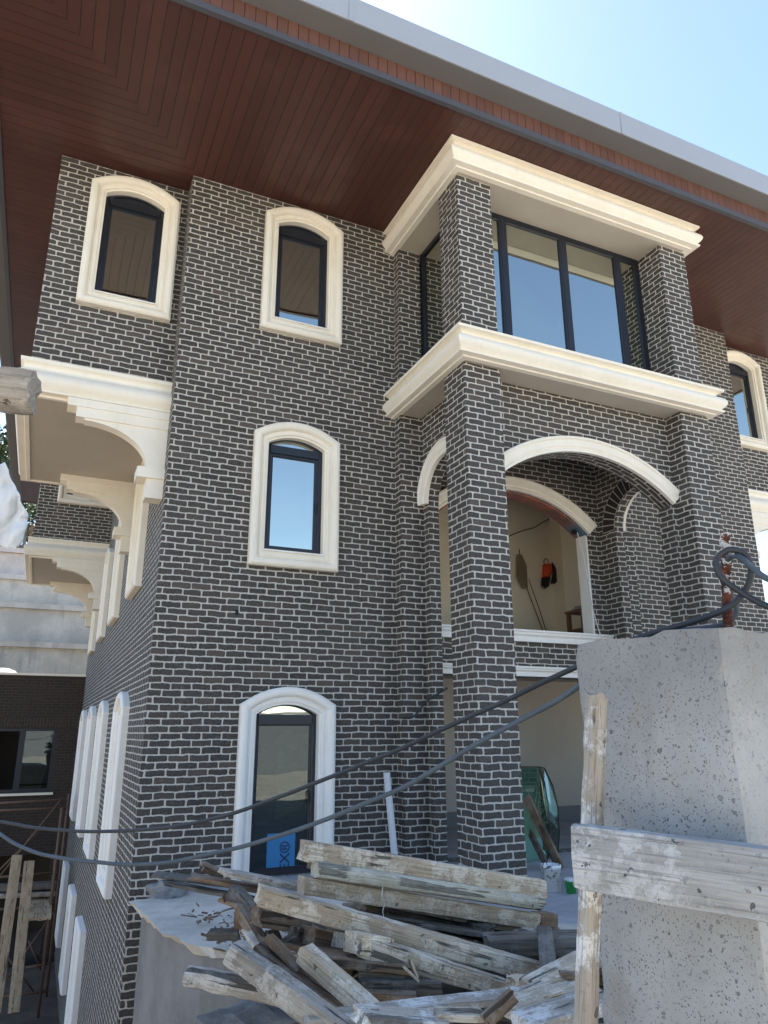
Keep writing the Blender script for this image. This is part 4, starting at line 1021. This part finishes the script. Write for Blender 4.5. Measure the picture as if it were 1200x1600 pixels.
tag(g.obj('wire_scrap', 'rust', None, True), 'short bent nail wire sticking down over the ledge', 'wire')

r3 = random.Random(33); g = G()
def chip(g, p, a_, l_, w_, h_, tilt):
    x = Vector((math.cos(a_)*math.cos(tilt), math.sin(a_)*math.cos(tilt), math.sin(tilt))); y = Vector((0, 0, 1)).cross(x).normalized(); z = x.cross(y)
    c_ = [p+x*(l_*sx*(1+.25*sy*r3.random()))+y*(w_*sy)+z*(h_*sz) for sx in (-1, 1) for sy in (-1, 1) for sz in (-1, 1)]
    g.add(c_, [(0, 1, 3, 2), (4, 6, 7, 5), (0, 4, 5, 1), (2, 3, 7, 6), (0, 2, 6, 4), (1, 5, 7, 3)])
for k_ in range(900):
    x_ = r3.uniform(.72, 2.1); y_ = 4.0-x_*.85+r3.uniform(-.75, .35)
    if y_ < 1.7: continue
    chip(g, Vector((x_, y_, -.785+r3.random()**3*.05)), r3.uniform(0, 6.28), r3.uniform(.003, .014)*r3.choice((1, 1, 1, 2.6)), r3.uniform(.001, .005), r3.uniform(.001, .004), r3.uniform(-.25, .25))
tag(g.obj('wood_chips', 'tim_brown'), 'scattered wood chips and splinters around the heap of timbers', 'wood chips', None, 'stuff')
# ================================================================ concrete column with rebar, cables
P1 = Vector((.91, .785)); dl = Vector((-.174, .985)); dr = Vector((.985, .174)); s_ = .283
cc = [P1, P1+dr*.30, P1+dr*.30+dl*s_, P1+dl*s_]
ztop = .150
bm = bmesh.new()
def ring(z, ins=0.):
    c_ = sum(cc, Vector((0, 0)))/4; out = []
    for i in range(4):
        a, b = cc[i], cc[(i+1) % 4]
        for j in range(24):
            q_ = a.lerp(b, j/24); q_ = q_+(c_-q_).normalized()*ins
            out.append(q_)
    return out
zs_ = [-1.5+i*(ztop+1.5)/70 for i in range(71)]; rows = []
for z in zs_:
    rw_ = []
    for i, q_ in enumerate(ring(z)):
        corner = min(i % 24, 24-i % 24)
        ins = (.006 if corner == 0 else .0015 if corner == 1 else 0)*(1+1.5*noise.noise(Vector((q_.x*30, z*30, 1))))
        nz_ = noise.fractal(Vector((q_.x*7, q_.y*7, z*7)), 1, 2, 4)*.003
        c_ = sum(cc, Vector((0, 0)))/4; q2 = q_+(c_-q_).normalized()*(ins+nz_)
        zz = z+(0 if z < ztop-.03 else .008*noise.fractal(Vector((q_.x*22, q_.y*22, 4)), 1, 2, 4))
        rw_.append(bm.verts.new((q2.x, q2.y, zz)))
    rows.append(rw_)
for a, b in zip(rows, rows[1:]):
    for i in range(96): bm.faces.new((a[i], a[(i+1) % 96], b[(i+1) % 96], b[i]))
bm.faces.new(rows[-1]); bm.faces.new(rows[0][::-1]); bmesh.ops.recalc_face_normals(bm, faces=bm.faces)
me = bpy.data.meshes.new('concrete_column'); bm.to_mesh(me); bm.free(); me.materials.append(M['concrete']); me.materials.append(M['concrete_lit'])
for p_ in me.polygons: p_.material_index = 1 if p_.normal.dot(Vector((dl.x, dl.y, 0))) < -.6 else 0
colo = bpy.data.objects.new('concrete_column', me); C.objects.link(colo)
tag(colo, 'square cast concrete column full of air holes in the right foreground', 'concrete column')
pr = at(1137, 985, 1.20)
g = G(); path = []; rs = []
for i in range(90):
    t = i/89; z = -.02+t*.185; path.append(Vector((pr.x+.0*t, pr.y, z+pr.z-.02))); rs.append(.0078+.0016*(i % 4 == 0)+.0012*noise.noise(Vector((0, 0, i*.4))))
top_ = at(1133, 833, 1.2); bt_ = at(1138, 1000, 1.2)
path = [bt_.lerp(top_, i/89) for i in range(90)]
g.tube(path, rs, 10); tag(g.obj('rebar', 'rust', None, True), 'rusty ribbed rebar sticking out of the top of the concrete column', 'rebar')

def cable(pts, r_, mat, label, name='cable'):
    g = G(); pth = smooth_path([at(*p_) for p_ in pts], 7)
    pth = [p_+Vector(noise.noise_vector(p_*9))*.0015 for p_ in pth]
    g.tube(pth, r_, 10); return tag(g.obj(name, mat, None, True), label, 'cable', 'cables running across the site')
cable([(-400, 1200, 3.0), (-160, 1262, 2.7), (0, 1284, 2.45), (60, 1294, 2.36), (130, 1299, 2.27), (200, 1298, 2.18), (280, 1290, 2.08), (360, 1272, 2.0), (450, 1240, 1.9), (540, 1205, 1.8), (620, 1172, 1.7), (707, 1132, 1.6), (770, 1104, 1.52), (820, 1080, 1.46), (870, 1056, 1.40), (920, 1032, 1.35), (970, 1008, 1.3), (1020, 989, 1.26), (1070, 975, 1.23), (1110, 962, 1.19), (1145, 945, 1.17), (1166, 920, 1.165), (1174, 893, 1.165), (1167, 869, 1.165), (1150, 859, 1.165), (1133, 860, 1.165), (1121, 871, 1.165), (1120, 886, 1.16), (1128, 903, 1.155), (1145, 917, 1.15), (1168, 932, 1.14), (1200, 948, 1.12), (1300, 985, 1.05), (1500, 1060, .95)],
      .0052, 'cable_dark', 'dark rubber cable, upper of the two, with a wide loop round the rebar')
cable([(-400, 1160, 2.8), (-150, 1240, 2.5), (-30, 1285, 2.3), (0, 1303, 2.2), (25, 1319, 2.14), (60, 1333, 2.08), (110, 1343, 2.0), (190, 1350, 1.92), (250, 1349, 1.86), (330, 1334, 1.78), (392, 1319, 1.72), (480, 1291, 1.64), (555, 1262, 1.57), (630, 1230, 1.51), (690, 1196, 1.46), (745, 1162, 1.42), (807, 1129, 1.38), (870, 1095, 1.34), (915, 1064, 1.31), (960, 1034, 1.29), (1010, 1006, 1.27), (1060, 987, 1.25), (1105, 981, 1.24), (1135, 974, 1.235), (1151, 956, 1.235), (1144, 932, 1.235), (1131, 910, 1.235), (1128, 892, 1.23), (1135, 876, 1.2), (1148, 868, 1.17), (1163, 875, 1.15), (1180, 890, 1.13), (1205, 906, 1.11), (1300, 935, 1.05), (1500, 990, .95)],
      .0050, 'cable_grey', 'dusty grey cable, lower of the two, with a small loop behind the rebar')
# ================================================================ white plastic sheet on the left
vs = []; fs = []; nu, nv = 44, 44
for i in range(nu+1):
    for j in range(nv+1):
        s1, t1 = i/nu, j/nv
        v = 722+130*t1+10*noise.noise(Vector((s1*6, t1*3, 1)))
        edge = 8+36*min(1, t1*1.5)*(1-.35*max(0, t1-.75)*4)+5*noise.noise(Vector((t1*9, 3, 1)))
        u = -170+(170+edge)*s1
        d = 1.9+.07*noise.noise(Vector((s1*7+t1*4, t1*1.6, 5)))+.02*noise.noise(Vector((s1*17+t1*6, t1*4, 9)))
        vs.append(at(u, v-18*(1-s1)*0-14*(s1 > .9)*(1-t1)*0, d))
for i in range(nu):
    for j in range(nv): fs.append((i*(nv+1)+j, (i+1)*(nv+1)+j, (i+1)*(nv+1)+j+1, i*(nv+1)+j+1))
o = mesh_obj('plastic_sheet', vs, fs, 'film', None, True)
md = o.modifiers.new('thickness', 'SOLIDIFY'); md.thickness = .002
tag(o, 'crumpled translucent white plastic sheet hanging at the left edge', 'plastic sheet')

# ================================================================ things inside the first floor room
Yb = 10.6
def hang(u, v, y=Yb-.02): return ay(u, v, y)
mp_ = empty('mop', hang(812, 865), 'string mop hanging head up on the beige wall', 'mop')
g = G(); a = hang(811, 858, Yb-.03); b = hang(814, 885, Yb-.05)
vs = []; fs = []; r_ = random.Random(4)
base = hang(812, 862, Yb-.06)
for k_ in range(110):
    a_ = r_.uniform(-1, 1); e1 = hang(812+a_*4, 866+r_.uniform(0, 3), Yb-.05-.04*r_.random()); e2 = hang(815+a_*6+r_.uniform(-3, 3), 893+r_.uniform(-10, 12), Yb-.05-.07*r_.random()); e3 = hang(820+a_*5, 915+r_.uniform(-4, 6), Yb-.06)
    g.tube([e1, e2, e3], .004, 4)
g.obj('mop_head', 'straw', mp_)
g = G(); g.tube([hang(811, 858, Yb-.01), hang(818, 905, Yb-.06), hang(850, 990, Yb-.10)], .009, 6); g.obj('handle', 'shelf', mp_)
g = G(); g.tube([hang(826, 905, Yb-.02), hang(842, 950, Yb-.05), hang(858, 1000, Yb-.08)], .007, 6)
tag(g.obj('thin_stick', 'shelf'), 'thin stick leaning on the beige wall beside the mop', 'stick')
bagc = hang(852, 898)
bg_ = empty('bag', bagc, 'orange and black bag hanging on the beige room wall', 'bag')
def quadlump(g, pts, dep):
    n_ = len(pts); F = [hang(u, v, Yb-.03-dep*.3) for u, v in pts]; cu = sum(p_[0] for p_ in pts)/n_; cv_ = sum(p_[1] for p_ in pts)/n_
    mid = [hang(cu+(u-cu)*.75, cv_+(v-cv_)*.75, Yb-.03-dep) for u, v in pts]; bk = [hang(u, v, Yb-.005) for u, v in pts]
    g.add(bk+F+mid, [list(range(n_))[::-1], list(range(2*n_, 3*n_))]+[(i, (i+1) % n_, n_+(i+1) % n_, n_+i) for i in range(n_)]+[(n_+i, n_+(i+1) % n_, 2*n_+(i+1) % n_, 2*n_+i) for i in range(n_)])
g = G(); quadlump(g, [(848, 882), (862, 880), (864, 893), (859, 903), (847, 903)], .14); g.obj('orange_panel', 'orange', bg_)
g = G(); quadlump(g, [(846, 903), (860, 902), (858, 916), (851, 920), (845, 914)], .12); quadlump(g, [(862, 878), (868, 884), (880, 905), (876, 912), (860, 912), (864, 893)], .08); g.obj('black_fabric', 'black', bg_)
g = G(); g.tube(smooth_path([hang(851, 883, Yb-.05), hang(850, 876, Yb-.03), hang(854, 873, Yb-.01), hang(857, 879, Yb-.05)], 5), .008, 6); g.obj('strap', 'black', bg_)
# trestle shelf with boxes
sh = empty('wooden_shelf', (7.9, 9.6, 1.0), 'small raw wooden shelf standing behind the first floor sill', 'shelf')
a = ay(888, 955, 9.9); b = ay(926, 951, 9.9); X0, X1 = a.x, b.x+.35; zt_ = a.z
g = G(); g.box((X0, 9.55, zt_-.04), (X1, 10.0, zt_)); g.obj('top', 'shelf', sh)
g = G(); g.box((X0+.02, 9.57, zt_-.34), (X1, 9.98, zt_-.31)); g.obj('lower_shelf', 'shelf', sh)
for x in (X0+.02, X1-.07):
    for y in (9.56, 9.93): g = G(); g.box((x, y, 1.0), (x+.06, y+.06, zt_-.04)); g.obj('leg', 'shelf', sh)
g = G(); g.box((X0+.12, 9.6, zt_+.001), (X0+.48, 9.95, zt_+.05)); g.box((X0+.16, 9.62, zt_+.0505), (X0+.42, 9.93, zt_+.09)); tag(g.obj('file_stack', 'interior_grey'), 'grey stack of papers lying on the wooden shelf', 'papers')
g = G(); g.box((X0+.25, 9.6, zt_-.309), (X0+.40, 9.8, zt_-.17)); tag(g.obj('small_box', 'white_paint'), 'small white box on the lower shelf board', 'box')
g = G(); g.tube(smooth_path([hang(795, 838), hang(815, 830), hang(835, 824), hang(850, 815), hang(866, 808)], 5), .008, 6)
tag(g.obj('wall_wire', 'cable_dark'), 'dark wire running loosely across the beige wall', 'wire')
g = G(); g.tube(smooth_path([ay(902, 832, 8.30), ay(912, 870, 8.32), ay(918, 905, 8.30), ay(926, 950, 8.30), ay(936, 985, 8.26), ay(943, 1003, 8.22)], 6), .008, 6)
tag(g.obj('hanging_wire', 'wire', None, True), 'white wire dangling from the end of the inner arch', 'wire')
g = G(); a = ay(896, 830, 8.62); seg = 16
g.tube([a, a+Vector((0, -.10, 0))], .055, 16); tag(g.obj('cable_roll', 'black', None), 'small black round socket box under the arch end', 'socket box')
# ================================================================ porch things
gl = empty('glass_panel', (6.0, 8.3, -1.5), 'tall green tinted curved-edge glass sheets leaning in the ground floor doorway', 'glass sheets')
def pane(pts, nm, mat, edge):
    """pts: (u,v,y) ; thin solid pane and its dark edge"""
    P_ = [ay(*p_) for p_ in pts]; nrm = (P_[1]-P_[0]).cross(P_[2]-P_[0]).normalized()*.006
    g = G(); g.extr(P_, nrm); o_ = g.obj(nm, mat, gl)
    g = G(); g.tube(P_+[P_[0]], edge, 5); g.obj('edge', 'black', gl)
pane([(812, 1198, 8.9), (842, 1198, 8.9), (851, 1222, 8.8), (857, 1260, 8.6), (858, 1300, 8.3), (858, 1335, 8.1), (850, 1362, 7.9), (812, 1362, 7.9)], 'green_pane', 'glass_green', .006)
pane([(843, 1198, 8.95), (851, 1200, 8.95), (864, 1228, 8.85), (872, 1262, 8.7), (874, 1300, 8.45), (872, 1340, 8.2), (866, 1362, 7.95), (851, 1362, 7.95)], 'clear_pane', 'glass_green', .006)
g = G(); P_ = [ay(815, 1200, 9.0), ay(838, 1200, 9.0), ay(855, 1300, 8.5), ay(855, 1360, 8.1), ay(815, 1360, 8.1)]; g.extr(P_, (0, .01, 0)); tag(g.obj('green_board', 'greenboard' if 'greenboard' in M else 'interior_grey'), 'green backing board behind the leaning glass sheets', 'board')
bk = empty('paint_bucket', (4.78, 6.45, -1.5), 'white plastic bucket with dark smears by the porch column', 'bucket')
g = G(); seg = 28; bc_ = ay(868, 1396, 6.5); bx_, by_ = bc_.x, bc_.y+.05
prof_ = [(0, 0), (.085, 0), (.098, .20), (.102, .20), (.102, .235), (.094, .235), (.080, .01), (0, .01)]
vs = [(bx_+rr_*1.0*math.cos(2*math.pi*j/seg), by_+rr_*math.sin(2*math.pi*j/seg), -1.498+zz) for rr_, zz in prof_ for j in range(seg)]
g.add(vs, [(i*seg+j, i*seg+(j+1) % seg, (i+1)*seg+(j+1) % seg, (i+1)*seg+j) for i in range(len(prof_)-1) for j in range(seg)])
bk.location = (bx_, by_, -1.498); g.obj('pail', 'bucket', bk, True)
g = G(); g.tube([Vector((bx_+.1*math.cos(t), by_+.1*math.sin(t)-.02*math.sin(t), -1.498+.21-.05*abs(math.sin(t)))) for t in [math.pi+math.pi*i/12 for i in range(13)]], .003, 6); g.obj('handle', 'wire', bk, True)
p = ay(893, 1392, 6.35); br = empty('brush', (p.x, p.y, -1.5), 'green scrubbing brush standing beside the white bucket', 'brush')
g = G(); r_ = random.Random(2)
for k_ in range(70): q_ = Vector((p.x+r_.uniform(-.04, .04), p.y+r_.uniform(-.03, .03), -1.5)); g.tube([q_, q_+Vector((r_.uniform(-.03, .01), r_.uniform(-.02, .02), .12))], .003, 4)
g.obj('bristles', 'green', br)
g = G(); g.box((p.x-.05, p.y-.035, -1.39), (p.x+.03, p.y+.035, -1.36)); g.obj('brush_back', 'white_paint', br)

# ================================================================ behind the camera, for the glass to reflect
gw = empty('added_garden_wall', (0, -12, -1.5), 'long garden wall added across the yard for the glass reflections', 'wall')  # wall added out of view to fill reflections and bounce light back
g = G(); g.box((-40, -12.3, -1.5), (50, -12, .75)); g.obj('wall', 'interior_grey', gw)  # body of the added garden wall
g = G(); g.box((-40, -12.36, .752), (50, -11.94, .82)); g.obj('coping', 'white', gw)  # top of the added garden wall
tree((1.5, -15, -1.5), 8, 2.6, 'sparse tree behind the garden wall on the left', 2600, 'leaf_dry', 31, .35)
tree((6.5, -16, -1.5), 9, 3.0, 'taller tree behind the garden wall in the middle', 3200, 'leaf', 32, .3)
tree((-5, -17, -1.5), 8, 2.8, 'bushy tree behind the garden wall at the far end', 3200, 'leaf', 33, .2)
